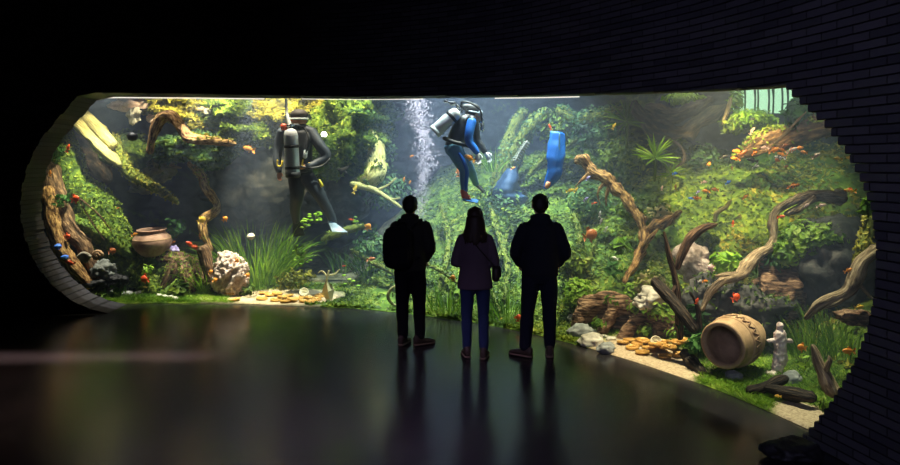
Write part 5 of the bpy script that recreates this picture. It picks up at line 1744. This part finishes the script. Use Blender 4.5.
# ------------------------------------------------------------------ small things of the room
rk = P(793, 448, 5.02)
rock('black_rock', 'black rough stone lying on the floor at the foot of the right wall', 'rock', (rk.x, rk.y, 0.045), (0.19, 0.15, 0.085), 'rock_black', 0.35, 1.5, 4, seed=3)
s_ = s_of_px(3, -0.62)
x_, y_ = at(s_, -wth(s_) - 0.012)
tn = Vector((np.interp(s_, CS, CT[:, 0]), np.interp(s_, CS, CT[:, 1]), 0))
nn_ = Vector((-tn.y, tn.x, 0))
zc = CAMZ + (HOR - 222) / FOC * y_
e = empty('wall_sign', (x_, y_, zc), 'small dark grey panel on the brick wall at the left picture edge', 'sign')


def slab(c, hx, hz, th, mt, nm):
    c = Vector(c)
    vs = []
    for d in (0, -th):
        for sx, sz in ((-1, -1), (1, -1), (1, 1), (-1, 1)):
            vs.append(c + tn * hx * sx + Vector((0, 0, hz * sz)) + nn_ * d)
    mb = MB()
    mb.add(vs, [(0, 1, 2, 3), (7, 6, 5, 4), (0, 4, 5, 1), (1, 5, 6, 2), (2, 6, 7, 3), (3, 7, 4, 0)])
    return mb.build(nm, mt, e, smooth=False)


plain('sign_grey', (0.11, 0.11, 0.125), 0.5)
slab((x_ - 0.1, y_, zc), 0.10, 0.24, 0.012, 'sign_grey', 'panel')
slab((x_ - 0.04, y_ - 0.012, zc + 0.03), 0.02, 0.05, 0.006, 'tank_white', 'mark')
# ------------------------------------------------------------------ visitors
def finger_set(mb, wrist, fdir, side, k=1.0):
    """a palm with four curled fingers and a thumb; fdir points along the hand, side towards the thumb"""
    w = Vector(wrist)
    d = Vector(fdir).normalized()
    s = Vector(side).normalized()
    nrm = d.cross(s).normalized()
    mb.tube([w, w + d * 0.045 * k, w + d * 0.085 * k], [0.024 * k, 0.036 * k, 0.034 * k], 10, 4, squash=0.75)
    for i, ln in enumerate((0.066, 0.076, 0.07, 0.055)):
        b = w + d * 0.08 * k + s * (0.028 - 0.0185 * i) * k
        mb.tube([b, b + d * ln * 0.45 * k + nrm * 0.008 * k, b + d * ln * 0.8 * k + nrm * 0.026 * k, b + d * ln * 0.9 * k + nrm * 0.046 * k], [0.0095 * k, 0.009 * k, 0.0085 * k, 0.0075 * k], 7, 3)
    b = w + d * 0.03 * k + s * 0.028 * k
    mb.tube([b, b + d * 0.028 * k + s * 0.024 * k, b + d * 0.058 * k + s * 0.026 * k + nrm * 0.012 * k], [0.0125 * k, 0.011 * k, 0.0085 * k], 7, 3)


def rotz(p, a):
    c, s = math.cos(a), math.sin(a)
    return Vector((p[0] * c - p[1] * s, p[0] * s + p[1] * c, p[2]))


def visitor(px, py, Y, H, label, sex, top, legs, shoe, hair, feet, arms, yaw=0.0, hipw=1.0, shw=1.0, coat=0.86):
    base = Vector(((px - 450) / FOC * Y, Y, 0.002))
    k = H / 1.75
    M = Matrix.Translation(base) @ Matrix.Rotation(yaw, 4, 'Z') @ Matrix.Scale(k, 4)
    e = empty('person', base, label, 'person')
    fl, fr_ = feet        # (x, y, toe angle) of the viewer-left and viewer-right foot
    # body
    bm = MB()
    bm.ico((0, 0.015, 1.635), (0.076, 0.092, 0.112), 3)
    bm.ico((0, 0.035, 1.575), (0.058, 0.07, 0.062), 3)
    bm.tube([(0, 0.100, 1.655), (0, 0.118, 1.625), (0, 0.112, 1.612)], [0.010, 0.015, 0.012], 8, 3)
    bm.tube([(-0.022, 0.092, 1.578), (0, 0.102, 1.577), (0.022, 0.092, 1.578)], [0.006, 0.008, 0.006], 6, 3)
    for sg in (-1, 1):
        bm.ico((sg * 0.080, 0.0, 1.625), (0.013, 0.022, 0.032), 2)
        bm.ico((sg * 0.03, 0.086, 1.645), (0.016, 0.01, 0.009), 2)
    bm.tube([(0, -0.005, 1.42), (0, 0, 1.50), (0, 0.012, 1.56)], [0.07, 0.056, 0.055], 12, 4)
    bm.loft([(0, 0, 1.44, 0.10, 0.07), (0, 0, 1.39, 0.17 * shw, 0.09), (0, 0, 1.25, 0.165 * shw, 0.10), (0, 0, 1.08, 0.135, 0.09), (0, 0, 0.95, 0.155 * hipw, 0.10), (0, 0, 0.86, 0.14 * hipw, 0.09)], 20)
    for sg, ft, (sh, el, wr) in ((-1, fl, arms[0]), (1, fr_, arms[1])):
        bm.tube([sh, el, wr], [0.045, 0.036, 0.026], 10, 5)
        d = (Vector(wr) - Vector(el)).normalized()
        finger_set(bm, wr, d + Vector((0, 0.2, 0)), Vector((-sg * 0.6, 0.8, 0.2)))
        bm.tube([(sg * 0.085 * hipw, 0, 0.90), (lerp(sg * 0.09, ft[0], 0.5), 0.012, 0.48), (ft[0], ft[1], 0.085)], [0.075, 0.052, 0.036], 10, 5)
        t = rotz((0, 0.11, 0), ft[2])
        bm.tube([(ft[0], ft[1], 0.06), (ft[0] + t.x, ft[1] + t.y, 0.04)], [0.034, 0.026], 8, 2, smooth=False)
    fuse(bm.xf(M).build('body', 'skin', e), 0.0065, 2)
    # trousers
    tr_ = MB()
    tr_.loft([(0, 0, 1.02, 0.150, 0.10), (0, -0.005, 0.95, 0.172 * hipw, 0.118), (0, -0.008, 0.86, 0.172 * hipw, 0.118), (0, 0, 0.79, 0.12 * hipw, 0.085)], 22)
    for sg, ft in ((-1, fl), (1, fr_)):
        kx = lerp(sg * 0.095 * hipw, ft[0], 0.5)
        fat = 1.0 if sex == 'm' else 0.86
        tr_.tube([(sg * 0.088 * hipw, 0, 0.90), (lerp(sg * 0.09 * hipw, kx, 0.5), 0.006, 0.72), (kx, 0.016, 0.49), (lerp(kx, ft[0], 0.45), ft[1] * 0.4 - 0.012, 0.34), (ft[0], ft[1], 0.10)],
                 [0.102, 0.096 * fat, 0.076 * fat, 0.072 * fat, 0.062 * fat], 14, 6, amp=0.10, freq=7)
        for q in range(4):   # creases above the shoe
            tr_.tube([(ft[0] + 0.045 * math.cos(a), ft[1] + 0.05 * math.sin(a), 0.115 + 0.022 * q + 0.012 * math.sin(a * 2 + q)) for a in np.linspace(0, 2 * PI, 9)], 0.012, 6, 2)
    fuse(tr_.xf(M).build('trousers', legs, e), 0.012, 4)
    # shoes
    for sg, ft in ((-1, fl), (1, fr_)):
        sh_, so = MB(), MB()
        secs = [(-0.085, 0.062, 0.030, 0.040), (-0.06, 0.062, 0.040, 0.055), (0.0, 0.060, 0.042, 0.052), (0.06, 0.047, 0.045, 0.034), (0.13, 0.040, 0.046, 0.026), (0.175, 0.034, 0.036, 0.018), (0.195, 0.030, 0.018, 0.010)]
        sh_.loft([(0, y, z, rx, rz) for y, z, rx, rz in secs], 16, axis='y')
        sh_.tube([(0, -0.02, 0.075), (0, -0.025, 0.125)], [0.044, 0.045], 12, 2, smooth=False)
        so.loft([(0, y, 0.014, rx * 1.08, 0.014) for y, z, rx, rz in secs], 16, axis='y')
        R = M @ Matrix.Translation((ft[0], ft[1], 0)) @ Matrix.Rotation(ft[2], 4, 'Z')
        so_e = fuse(sh_.xf(R).build('shoe', shoe, e), 0.009, 2)
        s2 = so.xf(R).build('sole', 'sole_tan', e)
        s2.parent = so_e
        s2.matrix_parent_inverse = Matrix.Identity(4)
    # jacket
    jk = MB()
    if sex == 'm':
        jk.loft([(0, -0.01, 1.525, 0.070, 0.068), (0, -0.012, 1.485, 0.105, 0.085), (0, -0.012, 1.455, 0.140 * shw, 0.105), (0, -0.012, 1.40, 0.190 * shw, 0.125), (0, -0.01, 1.29, 0.208 * shw, 0.138), (0, -0.01, 1.14, 0.192 * shw, 0.132),
                 (0, -0.006, 1.0, 0.190 * hipw, 0.132), (0, 0, coat + 0.03, 0.192 * hipw, 0.138), (0, 0, coat, 0.186 * hipw, 0.132)], 26)
    else:
        jk.loft([(0, -0.01, 1.51, 0.068, 0.064), (0, -0.012, 1.475, 0.105, 0.08), (0, -0.012, 1.44, 0.155 * shw, 0.098), (0, -0.012, 1.385, 0.185 * shw, 0.112), (0, -0.01, 1.26, 0.184 * shw, 0.122), (0, -0.01, 1.10, 0.168 * shw, 0.115),
                 (0, -0.006, 0.98, 0.186 * hipw, 0.125), (0, 0, coat + 0.03, 0.205 * hipw, 0.138), (0, 0, coat, 0.200 * hipw, 0.134)], 26)
    fat = 1.0 if sex == 'm' else 0.88
    for sg, (sh, el, wr) in ((-1, arms[0]), (1, arms[1])):
        sh, el, wr = Vector(sh), Vector(el), Vector(wr)
        jk.tube([sh + Vector((-sg * 0.03, 0, 0.01)), sh.lerp(el, 0.35), el, el.lerp(wr, 0.5), wr], [0.078 * fat, 0.074 * fat, 0.066 * fat, 0.058 * fat, 0.050 * fat], 14, 6, amp=0.16, freq=6)
        for q in range(3):
            c = el + Vector((0, 0, -0.03 + 0.03 * q))
            jk.tube([c + Vector((0.052 * math.cos(a), 0.055 * math.sin(a), 0.01 * math.sin(2 * a))) for a in np.linspace(0, 2 * PI, 9)], 0.015, 6, 2)
    # hood lying on the back, collar
    jk.ico((0, -0.085, 1.455), (0.125, 0.062, 0.075), 3, 0.12, 2.5)
    jk.tube([(-0.085, -0.02, 1.50), (-0.06, -0.075, 1.515), (0, -0.095, 1.52), (0.06, -0.075, 1.515), (0.085, -0.02, 1.50)], [0.03, 0.034, 0.036, 0.034, 0.03], 10, 4)
    fuse(jk.xf(M).build('jacket', top, e), 0.012, 5)
    # hair
    hm = MB()
    if sex == 'm':
        hm.ico((0, -0.004, 1.672), (0.090, 0.104, 0.090), 4, 0.10, 4.0)
        hm.ico((0, -0.045, 1.635), (0.082, 0.066, 0.085), 4, 0.08, 4.0)
        for i in range(40):
            a, q = random.uniform(0, 2 * PI), random.uniform(0, 0.06)
            c = Vector((q * math.cos(a), -0.004 + q * 1.1 * math.sin(a), 1.735 - q * 0.35))
            hm.tube([c, c + Vector((random.gauss(0, .014), random.gauss(0, .014), 0.018))], [0.020, 0.009], 6, 1, smooth=False)
    else:
        hm.ico((0, -0.006, 1.668), (0.094, 0.108, 0.096), 4, 0.05, 4.0)
        hm.loft([(0, -0.035, 1.68, 0.085, 0.075), (0, -0.045, 1.60, 0.098, 0.080), (0, -0.055, 1.52, 0.112, 0.078), (0, -0.065, 1.44, 0.138, 0.070), (0, -0.085, 1.38, 0.122, 0.052), (0, -0.092, 1.34, 0.07, 0.03)], 20)
        for i in range(46):
            a = PI + PI * i / 45
            x, y = 0.105 * math.cos(a), -0.05 + 0.075 * math.sin(a)
            hm.tube([(x * 0.85, y, 1.64), (x * 1.0, y - 0.012, 1.53), (x * 1.2 + random.gauss(0, .008), y - 0.02, 1.43), (x * (1.12 + random.gauss(0, .1)), y - 0.03, 1.35 + random.gauss(0, .02))], [0.014, 0.015, 0.014, 0.005], 6, 4)
    fuse(hm.xf(M).build('hair', hair, e), 0.0085, 1)
    return e, M


ARM_POCKET = ([(-0.185, 0, 1.385), (-0.268, -0.035, 1.13), (-0.205, 0.075, 0.985)], [(0.185, 0, 1.385), (0.268, -0.035, 1.13), (0.205, 0.075, 0.985)])
e1, M1 = visitor(410, 345, 8.17, 1.735, 'person with a black backpack in dark jacket and trousers, leftmost of the three visitors', 'm', 'cloth_olive', 'cloth_black', 'leather_brown', 'hair_dark',
                 ((-0.085, 0.0, -0.35), (0.120, -0.02, -1.05)), ([(-0.185, 0, 1.395), (-0.205, 0.0, 1.13), (-0.19, 0.10, 0.97)], [(0.19, 0, 1.395), (0.24, -0.02, 1.14), (0.19, 0.10, 0.99)]), shw=0.93, hipw=1.0, coat=0.88)
e2, M2 = visitor(475, 357, 7.64, 1.635, 'person with long hair in a mauve jacket and blue jeans, middle of the three visitors', 'f', 'cloth_mauve', 'denim_blue', 'leather_brown', 'hair_brown',
                 ((-0.095, 0.02, 0.18), (0.100, -0.05, -0.22)), ([(-0.165, 0, 1.385), (-0.222, -0.03, 1.12), (-0.10, 0.17, 1.10)], [(0.165, 0, 1.385), (0.222, -0.03, 1.12), (0.10, 0.17, 1.10)]), hipw=1.02, shw=0.98, coat=0.80)
e3, M3 = visitor(540, 356, 7.68, 1.775, 'person in a dark hooded jacket with hands in pockets, tallest of the three visitors', 'm', 'cloth_navy', 'denim_dark', 'leather_brown', 'hair_dark',
                 ((-0.165, -0.02, 0.95), (0.105, 0.0, -0.12)), ARM_POCKET, shw=0.97, hipw=1.04, coat=0.87)

# backpack on the left visitor's back
bp_e = empty('backpack', M1 @ Vector((0, -0.2, 1.0)), 'black backpack worn on the back of the leftmost visitor', 'backpack')
mb = MB().rbox((-0.125, -0.225, 1.17), (0.175, 0.10, 0.245))
mb.xf(M1).build('bag', 'cloth_black', bp_e)
MB().rbox((-0.125, -0.32, 1.09), (0.125, 0.035, 0.11)).xf(M1).build('front_pocket', 'cloth_black', bp_e)
for sg in (-1, 1):
    MB().tube([(-0.06 + sg * 0.10, -0.16, 1.39), (sg * 0.12, -0.06, 1.482), (sg * 0.135, 0.07, 1.43), (sg * 0.15, 0.125, 1.28), (sg * 0.18, 0.06, 1.10), (-0.06 + sg * 0.14, -0.17, 1.03)], 0.016, 8, 5, squash=0.5).xf(M1).build('strap', 'cloth_black', bp_e)
MB().tube([(-0.13, -0.20, 1.42), (-0.12, -0.21, 1.455), (-0.05, -0.21, 1.455), (-0.04, -0.20, 1.42)], 0.009, 8, 4).xf(M1).build('carry_loop', 'cloth_black', bp_e)
# shoulder bag of the middle visitor
bg = empty('shoulder_bag', M2 @ Vector((0.25, 0.02, 0.9)), 'dark leather shoulder bag at the right hip of the middle visitor', 'bag')
MB().rbox((0.245, 0.02, 0.98), (0.045, 0.12, 0.095)).xf(M2).build('bag', 'bag_leather', bg)
MB().rbox((0.292, 0.02, 1.0), (0.012, 0.115, 0.065)).xf(M2).build('flap', 'bag_leather', bg)
MB().tube([(0.235, -0.06, 1.06), (0.15, -0.135, 1.16), (0.02, -0.150, 1.31), (-0.09, -0.10, 1.45), (-0.10, 0.02, 1.478), (-0.03, 0.125, 1.33), (0.14, 0.135, 1.15), (0.24, 0.08, 1.06)], 0.011, 8, 6, squash=0.5).xf(M2).build('strap', 'bag_leather', bg)


# ------------------------------------------------------------------ divers
def limb(mb, Y, pts, rpx, segs=12, squash=1.0):
    """points (px, py, dy) around distance Y"""
    k = Y / FOC
    return mb.tube([P(a, b, Y + d) for a, b, d in pts], [r * k for r in rpx], segs, 6, squash=squash)


Y1 = 11.15
k1 = Y1 / FOC
D1 = empty('diver', P(300, 232, Y1), 'diver in a black wetsuit seen from behind with a silver tank, hanging at the left', 'person')
ARM_L = [(283, 131, 0.0), (278.5, 146, 0.05), (277, 162, 0.0), (279, 171, -0.02)]
ARM_R = [(311, 132, 0.0), (319.5, 145, -0.06), (326.5, 156, -0.05), (316, 163.5, -0.12), (307, 167, -0.22)]
LEG_R = [(306, 176, 0.0), (317, 191, -0.05), (324, 203, 0.0), (331, 216, 0.12), (334, 224, 0.16)]
LEG_L = [(296, 177, 0.0), (297, 194, 0.02), (295, 208, 0.15), (296, 221, 0.3)]
TOR = [(299, 126, 0.0), (298, 133, 0.0), (298, 146, 0.0), (299.5, 162, 0.0), (301, 176, 0.0)]
bm = MB()
bm.ico(P(299, 118.5, Y1), (7.0 * k1, 7.6 * k1, 8.6 * k1), 3)
bm.ico(P(300.5, 123, Y1 + 0.04), (5.4 * k1, 6 * k1, 5 * k1), 3)
bm.tube([P(299, 120.5, Y1 + 0.13), P(299, 122.5, Y1 + 0.135)], [0.016, 0.02], 8, 2, smooth=False)
for sg in (-1, 1):
    bm.ico(P(299 + sg * 6.9, 120.5, Y1), (0.016, 0.03, 0.04), 2)
limb(bm, Y1, [(299, 121, 0), (299, 130, 0)], [4.6, 4.8])
limb(bm, Y1, TOR, [7, 12, 11, 10, 10], 16, 0.62)
for L_, r_ in ((ARM_L, [4, 3.6, 3, 2.4]), (ARM_R, [4, 3.8, 3.4, 3, 2.5]), (LEG_R, [6.5, 6, 4.8, 3.8, 2.8]), (LEG_L, [6.5, 5.8, 4.4, 3])):
    limb(bm, Y1, L_, r_, 10)
finger_set(bm, P(279, 171, Y1 - 0.02), (0.02, 0.1, -1), (1, 0.4, 0))
finger_set(bm, P(307, 167, Y1 - 0.22), (-1, 0.15, -0.1), (0, 0.2, 1))
fuse(bm.build('body', 'skin_orange', D1), 0.0085, 2)
ws = MB()
limb(ws, Y1, [(299, 128.5, 0)] + TOR[1:], [8, 14.5, 13.5, 12, 12.2], 20, 0.66)
limb(ws, Y1, [(284, 131, 0), (299, 129, 0), (311, 132, 0)], [5.5, 7, 5.8], 12, 0.9)
limb(ws, Y1, ARM_L, [5.8, 5.2, 4.2, 3.3])
limb(ws, Y1, ARM_R, [6.0, 5.6, 5.0, 4.2, 3.4])
limb(ws, Y1, LEG_R, [8.2, 7.0, 5.5, 4.7, 3.6])
limb(ws, Y1, LEG_L, [8.6, 7.4, 5.6, 4.0])
fuse(ws.build('wetsuit', 'wetsuit_grey', D1), 0.013, 5)
hd = MB()
hd.ico(P(299, 115, Y1), (8.8 * k1, 9.2 * k1, 6.2 * k1), 4)
fuse(hd.build('hood', 'hood_brown', D1), 0.01, 2)
stp = MB()
stp.tube([P(299, 118.6, Y1) + Vector((8.3 * k1 * math.cos(a), 8.8 * k1 * math.sin(a), 0.012 * math.sin(a))) for a in np.linspace(0, 2 * PI, 25)], 0.017, 8, 2)
stp.build('mask_strap', 'tank_white', D1)
vst = MB()
limb(vst, Y1, [(298.5, 133, -0.01), (298.5, 147, -0.01), (299.5, 161, -0.01), (300, 170, -0.01)], [12.5, 14.2, 13.2, 12.6], 20, 0.74)
limb(vst, Y1, [(289, 130, -0.02), (287, 138, -0.10), (288, 150, -0.15)], [3, 3, 2.5], 8)
limb(vst, Y1, [(308, 130, -0.02), (308, 140, -0.10), (306, 152, -0.14)], [3, 3, 2.5], 8)
fuse(vst.build('vest', 'wetsuit_black', D1), 0.014, 4)
for nm, pts, r_, mt in (('yellow_tab', [(277.5, 160, -0.12), (277.5, 165.5, -0.12), (281.5, 166, -0.14), (282.5, 161, -0.14)], 0.012, 'webbing_yellow'), ('yellow_tab', [(303, 160, -0.21), (302.5, 166, -0.22), (308, 167, -0.22), (309, 163, -0.2)], 0.013, 'webbing_yellow'),
                        ('yellow_tab', [(315, 168, -0.14), (320, 166, -0.12), (324, 163, -0.1)], 0.016, 'webbing_yellow'), ('knee_patch', [(319, 180, -0.12), (322, 186, -0.13)], 0.026, 'webbing_yellow'), ('gauge', [(305.5, 151, -0.20), (305.0, 157, -0.21)], 0.035, 'tank_white'),
                        ('gauge_hose', [(330, 159, -0.12), (322, 166, -0.16), (309, 168, -0.24), (300, 166, -0.24)], 0.017, 'rubber_black'), ('belt', [(286, 172, -0.12), (299, 174, -0.2), (312, 172, -0.12)], 0.02, 'rubber_black')):
    MB().tube([P(a, b, Y1 + d) for a, b, d in pts], r_, 8, 4, smooth=len(pts) > 2).build(nm, mt, D1)


def fin(name, heel, toe_a, toe_b, wid, mt, parent):
    """a swim fin: foot pocket and a widening flat blade"""
    h, a = Vector(heel), Vector(toe_a)
    d = (a - h)
    wv = Vector(toe_b).normalized()
    up = d.normalized().cross(wv).normalized()
    mb = MB()
    vs = []
    for t, ww, th in ((0, 0.05, 0.03), (0.25, 0.05, 0.03), (0.4, 0.06, 0.014), (0.7, wid * 0.85, 0.007), (1.0, wid, 0.004)):
        c = h + d * t
        vs += [c - wv * ww + up * th * 0.5, c + wv * ww + up * th * 0.5, c + wv * ww - up * th * 0.5, c - wv * ww - up * th * 0.5]
    fs = [(3, 2, 1, 0), (16, 17, 18, 19)]
    for i in range(4):
        for j in range(4):
            p, q = i * 4 + j, i * 4 + (j + 1) % 4
            fs.append((p, q, q + 4, p + 4))
    mb.add(vs, fs)
    for sg in (-1, 1):
        mb.tube([h + wv * sg * 0.045, h + d * 0.5 + wv * sg * 0.075, a + wv * sg * wid * 0.95], [0.01, 0.009, 0.005], 6, 3)
    return mb.build(name, mt, parent)


fin('fin', P(331, 222, Y1 + 0.16), P(340, 232, Y1 - 0.25), (0.9, 0.3, -0.05), 0.12, 'fin_pale', D1)
fin('fin', P(296, 220, Y1 + 0.3), P(299, 236, Y1 + 0.55), (1, 0, 0.1), 0.10, 'rubber_black', D1)
MB().tube([P(331, 221, Y1 + 0.13), P(334, 225, Y1 + 0.14)], [0.05, 0.055], 10, 2, smooth=False).build('boot', 'wetsuit_paleblue', D1)
# tank of the black diver
tk = empty('scuba_tank', P(292, 178, Y1 - 0.33), 'silver air tank strapped upright on the back of the black diver', 'air tank')
yt = Y1 - 0.33


def tank(e, a, b, r, mat, bootm, strap_at, valve_dir):
    a, b = Vector(a), Vector(b)      # bottom, top
    z = (b - a)
    L = z.length
    Mx = Matrix.Translation(a) @ z.to_track_quat('Z', 'X').to_matrix().to_4x4()
    MB().lathe([(0, 0.01), (r * 0.9, 0.01), (r, 0.03), (r, L * 0.84), (r * 0.96, L * 0.89), (r * 0.82, L * 0.95), (r * 0.55, L * 0.985), (r * 0.3, L), (0, L)], 28).xf(Mx).build('cylinder', mat, e)
    MB().lathe([(0, -0.005), (r * 1.0, -0.005), (r * 1.07, 0.01), (r * 1.07, L * 0.1), (r * 1.0, L * 0.1)], 28).xf(Mx).build('boot', bootm, e)
    for q in strap_at:
        MB().lathe([(r * 1.0, L * q), (r * 1.06, L * q + 0.004), (r * 1.06, L * q + 0.04), (r * 1.0, L * q + 0.045)], 28).xf(Mx).build('strap', 'rubber_black', e)
    v = MB().tube([(0, 0, L * 0.99), (0, 0, L * 1.08)], [0.026, 0.024], 10, 2, smooth=False)
    v.tube([(-0.05, 0, L * 1.06), (0.075, 0, L * 1.06)], [0.022, 0.022], 10, 2, smooth=False)
    v.xf(Mx).build('valve', 'chrome', e)


tank(tk, P(293, 177, yt), P(290.5, 128.5, yt - 0.03), 6.9 * k1, 'steel_tank', 'rubber_black', (0.60, 0.16), 0)
MB().rbox(P(284, 127, yt + 0.05), (0.05, 0.05, 0.05)).build('regulator', 'boot_red', tk)
MB().rbox(P(295.5, 126.5, yt + 0.06), (0.07, 0.05, 0.045)).build('manifold', 'wetsuit_grey', tk)
MB().tube([P(290, 126, yt), P(288, 119, yt + 0.03), P(286.5, 111, yt + 0.06), P(286, 97, yt + 0.05)], [0.035, 0.03, 0.024, 0.022], 8, 5).build('air_hose', 'tank_white', tk)
MB().tube([P(294, 125, yt), P(304, 128, yt + 0.1), P(309, 140, yt + 0.05), P(306, 152, yt + 0.08)], 0.012, 8, 5).build('gauge_hose', 'rubber_black', tk)

# the blue diver
Y2 = 10.05
k2 = Y2 / FOC
D2 = empty('diver', P(465, 202, Y2), 'diver in a black and blue wetsuit bending forward, seen from the side by the bubbles', 'person')
TOR2 = [(472, 117, 0), (467, 122, 0), (460, 132, 0), (455, 142, 0), (453, 150, 0)]
AN = [(472, 121, -0.16), (469.5, 131, -0.2), (469, 141, -0.2), (474, 148, -0.2), (477, 153, -0.2)]
AF = [(474, 122, 0.16), (475, 131, 0.18), (477, 140, 0.2), (482, 147, 0.18), (485, 152, 0.16)]
LN = [(454, 149, -0.08), (459, 160, -0.1), (464, 170, -0.1), (464, 181, -0.1), (464.5, 192, -0.1)]
LF = [(455, 149, 0.08), (462, 159, 0.12), (469, 167, 0.15), (473, 176, 0.3), (476, 184, 0.45)]
bm = MB()
bm.ico(P(474.5, 112.5, Y2), (6.6 * k2, 5.6 * k2, 7.6 * k2), 3)
bm.ico(P(477.5, 117.5, Y2), (4.2 * k2, 4.2 * k2, 4.2 * k2), 3)
limb(bm, Y2, [(479.5, 112.5, 0), (481.5, 115.5, 0)], [1.0, 1.5])
limb(bm, Y2, [(474, 116, 0), (470, 120, 0)], [4.2, 4.6])
limb(bm, Y2, TOR2, [6, 8, 8, 7.5, 8], 14)
for L_, r_ in ((AN, [3.6, 3.4, 3, 2.6, 2]), (AF, [3.6, 3.4, 3, 2.6, 2]), (LN, [6, 5.2, 4, 3.4, 2.4]), (LF, [6, 5.2, 4, 3.2, 2.4])):
    limb(bm, Y2, L_, r_, 10)
fuse(bm.build('body', 'skin', D2), 0.009, 2)
g = MB()
finger_set(g, P(477, 152.5, Y2 - 0.2), (0.25, 0, -1), (0.9, -0.4, 0.2), 1.1)
limb(g, Y2, [(476.4, 151.5, -0.2), (477, 153, -0.2)], [2.3, 2.2])
fuse(g.build('glove', 'glove_white', D2), 0.006, 1)
g = MB()
finger_set(g, P(485, 152, Y2 + 0.16), (0.6, 0, -1), (0.8, -0.4, 0.4), 1.1)
limb(g, Y2, [(484.4, 151.2, 0.16), (485, 152, 0.16)], [2.3, 2.2])
fuse(g.build('glove', 'glove_white', D2), 0.006, 1)
ws = MB()
limb(ws, Y2, [(471, 118.5, 0)] + TOR2[1:], [6, 9.5, 10, 9, 9.2], 18)
limb(ws, Y2, [(472, 120, -0.16), (471, 120, 0), (474, 121, 0.16)], [4.6, 6, 4.6], 10)
fuse(ws.build('wetsuit', 'wetsuit_black', D2), 0.013, 5)
ws = MB()
limb(ws, Y2, AN, [4.9, 4.7, 4.2, 3.6, 2.9])
fuse(ws.build('sleeve', 'wetsuit_blue', D2), 0.012, 4)
ws = MB()
limb(ws, Y2, AF, [4.9, 4.7, 4.2, 3.6, 2.9])
fuse(ws.build('sleeve', 'wetsuit_black', D2), 0.012, 4)
ws = MB()
limb(ws, Y2, [(453, 146, 0), (453.5, 152, 0)], [9.4, 8.2], 14)
limb(ws, Y2, LN, [8.2, 6.8, 5.2, 4.5, 3.3])
limb(ws, Y2, LF, [8.0, 6.6, 5, 4.2, 3.2])
fuse(ws.build('trousers', 'wetsuit_paleblue', D2), 0.013, 4)
MB().tube([P(459, 153, Y2 - 0.19), P(464.5, 163, Y2 - 0.185), P(467, 172, Y2 - 0.165), P(466, 184, Y2 - 0.145), P(465.5, 190, Y2 - 0.13)], [0.02, 0.032, 0.032, 0.028, 0.016], 8, 5).build('stripe', 'wetsuit_blue', D2)
hd = MB()
hd.ico(P(473, 110.5, Y2), (7.6 * k2, 6.8 * k2, 7.4 * k2), 4)
limb(hd, Y2, [(463, 107, 0), (470, 108, 0), (477, 109.5, 0)], [2.5, 5, 3], 10)
limb(hd, Y2, [(472, 114, 0), (470, 119, 0)], [5.8, 6], 12)
fuse(hd.build('hood', 'rubber_black', D2), 0.01, 2)
mk = MB()
mk.rbox(P(479.5, 113.5, Y2), (3.0 * k2, 5.0 * k2, 3.2 * k2))
mk.tube([P(479, 113, Y2 - 0.07), P(474, 112, Y2 - 0.11), P(469, 111, Y2 - 0.1)], 0.012, 8, 3)
mk.build('mask', 'fin_pale', D2)
mk = MB().ico(P(481.5, 121, Y2), (2.8 * k2, 3.2 * k2, 3.0 * k2), 3)
mk.tube([P(482, 122, Y2), P(482.5, 130, Y2 - 0.05)], [0.026, 0.03], 8, 3, smooth=False)
mk.build('regulator', 'chrome', D2)
MB().tube([P(444, 138, Y2 - 0.12), P(452, 141.5, Y2 - 0.19), P(461, 144, Y2 - 0.18), P(469, 146, Y2 - 0.14)], 0.03, 8, 4).build('belt', 'rubber_black', D2)
MB().tube([P(463.5, 190, Y2 - 0.1), P(465, 196, Y2 - 0.1), P(468, 199, Y2 - 0.1)], [0.05, 0.055, 0.05], 10, 3).build('boot', 'boot_red', D2)
fin('fin', P(463, 199, Y2 - 0.1), P(478, 201.5, Y2 - 0.2), (0.1, 1, 0.15), 0.10, 'fin_blue', D2)
fin('fin', P(475, 183, Y2 + 0.45), P(484, 192, Y2 + 0.6), (0.2, 1, 0.2), 0.09, 'rubber_black', D2)
tk = empty('scuba_tank', P(434, 132, Y2), 'pale air tank slanting on the back of the blue diver', 'air tank')
tank(tk, P(434.5, 132, Y2 - 0.12), P(458.5, 110.5, Y2 - 0.12), 6.6 * k2, 'tank_white', 'tank_white', (0.66,), 0)
MB().tube([P(461, 108, Y2 - 0.12), P(462, 102, Y2 - 0.14), P(470, 103, Y2 - 0.18), P(480, 110, Y2 - 0.14), P(482, 120, Y2 - 0.06)], 0.014, 8, 6).build('air_hose', 'rubber_black', tk)
rg = MB().ico(P(453, 103.5, Y2 - 0.12), (3.6 * k2, 3 * k2, 2.4 * k2), 3)
rg.ico(P(446, 101.5, Y2 - 0.12), (2.4 * k2, 2 * k2, 1.8 * k2), 3)
rg.tube([P(458, 107, Y2 - 0.12), P(453, 103.5, Y2 - 0.12), P(446, 101.5, Y2 - 0.12)], 0.016, 8, 3)
rg.build('regulator', 'chrome', tk)
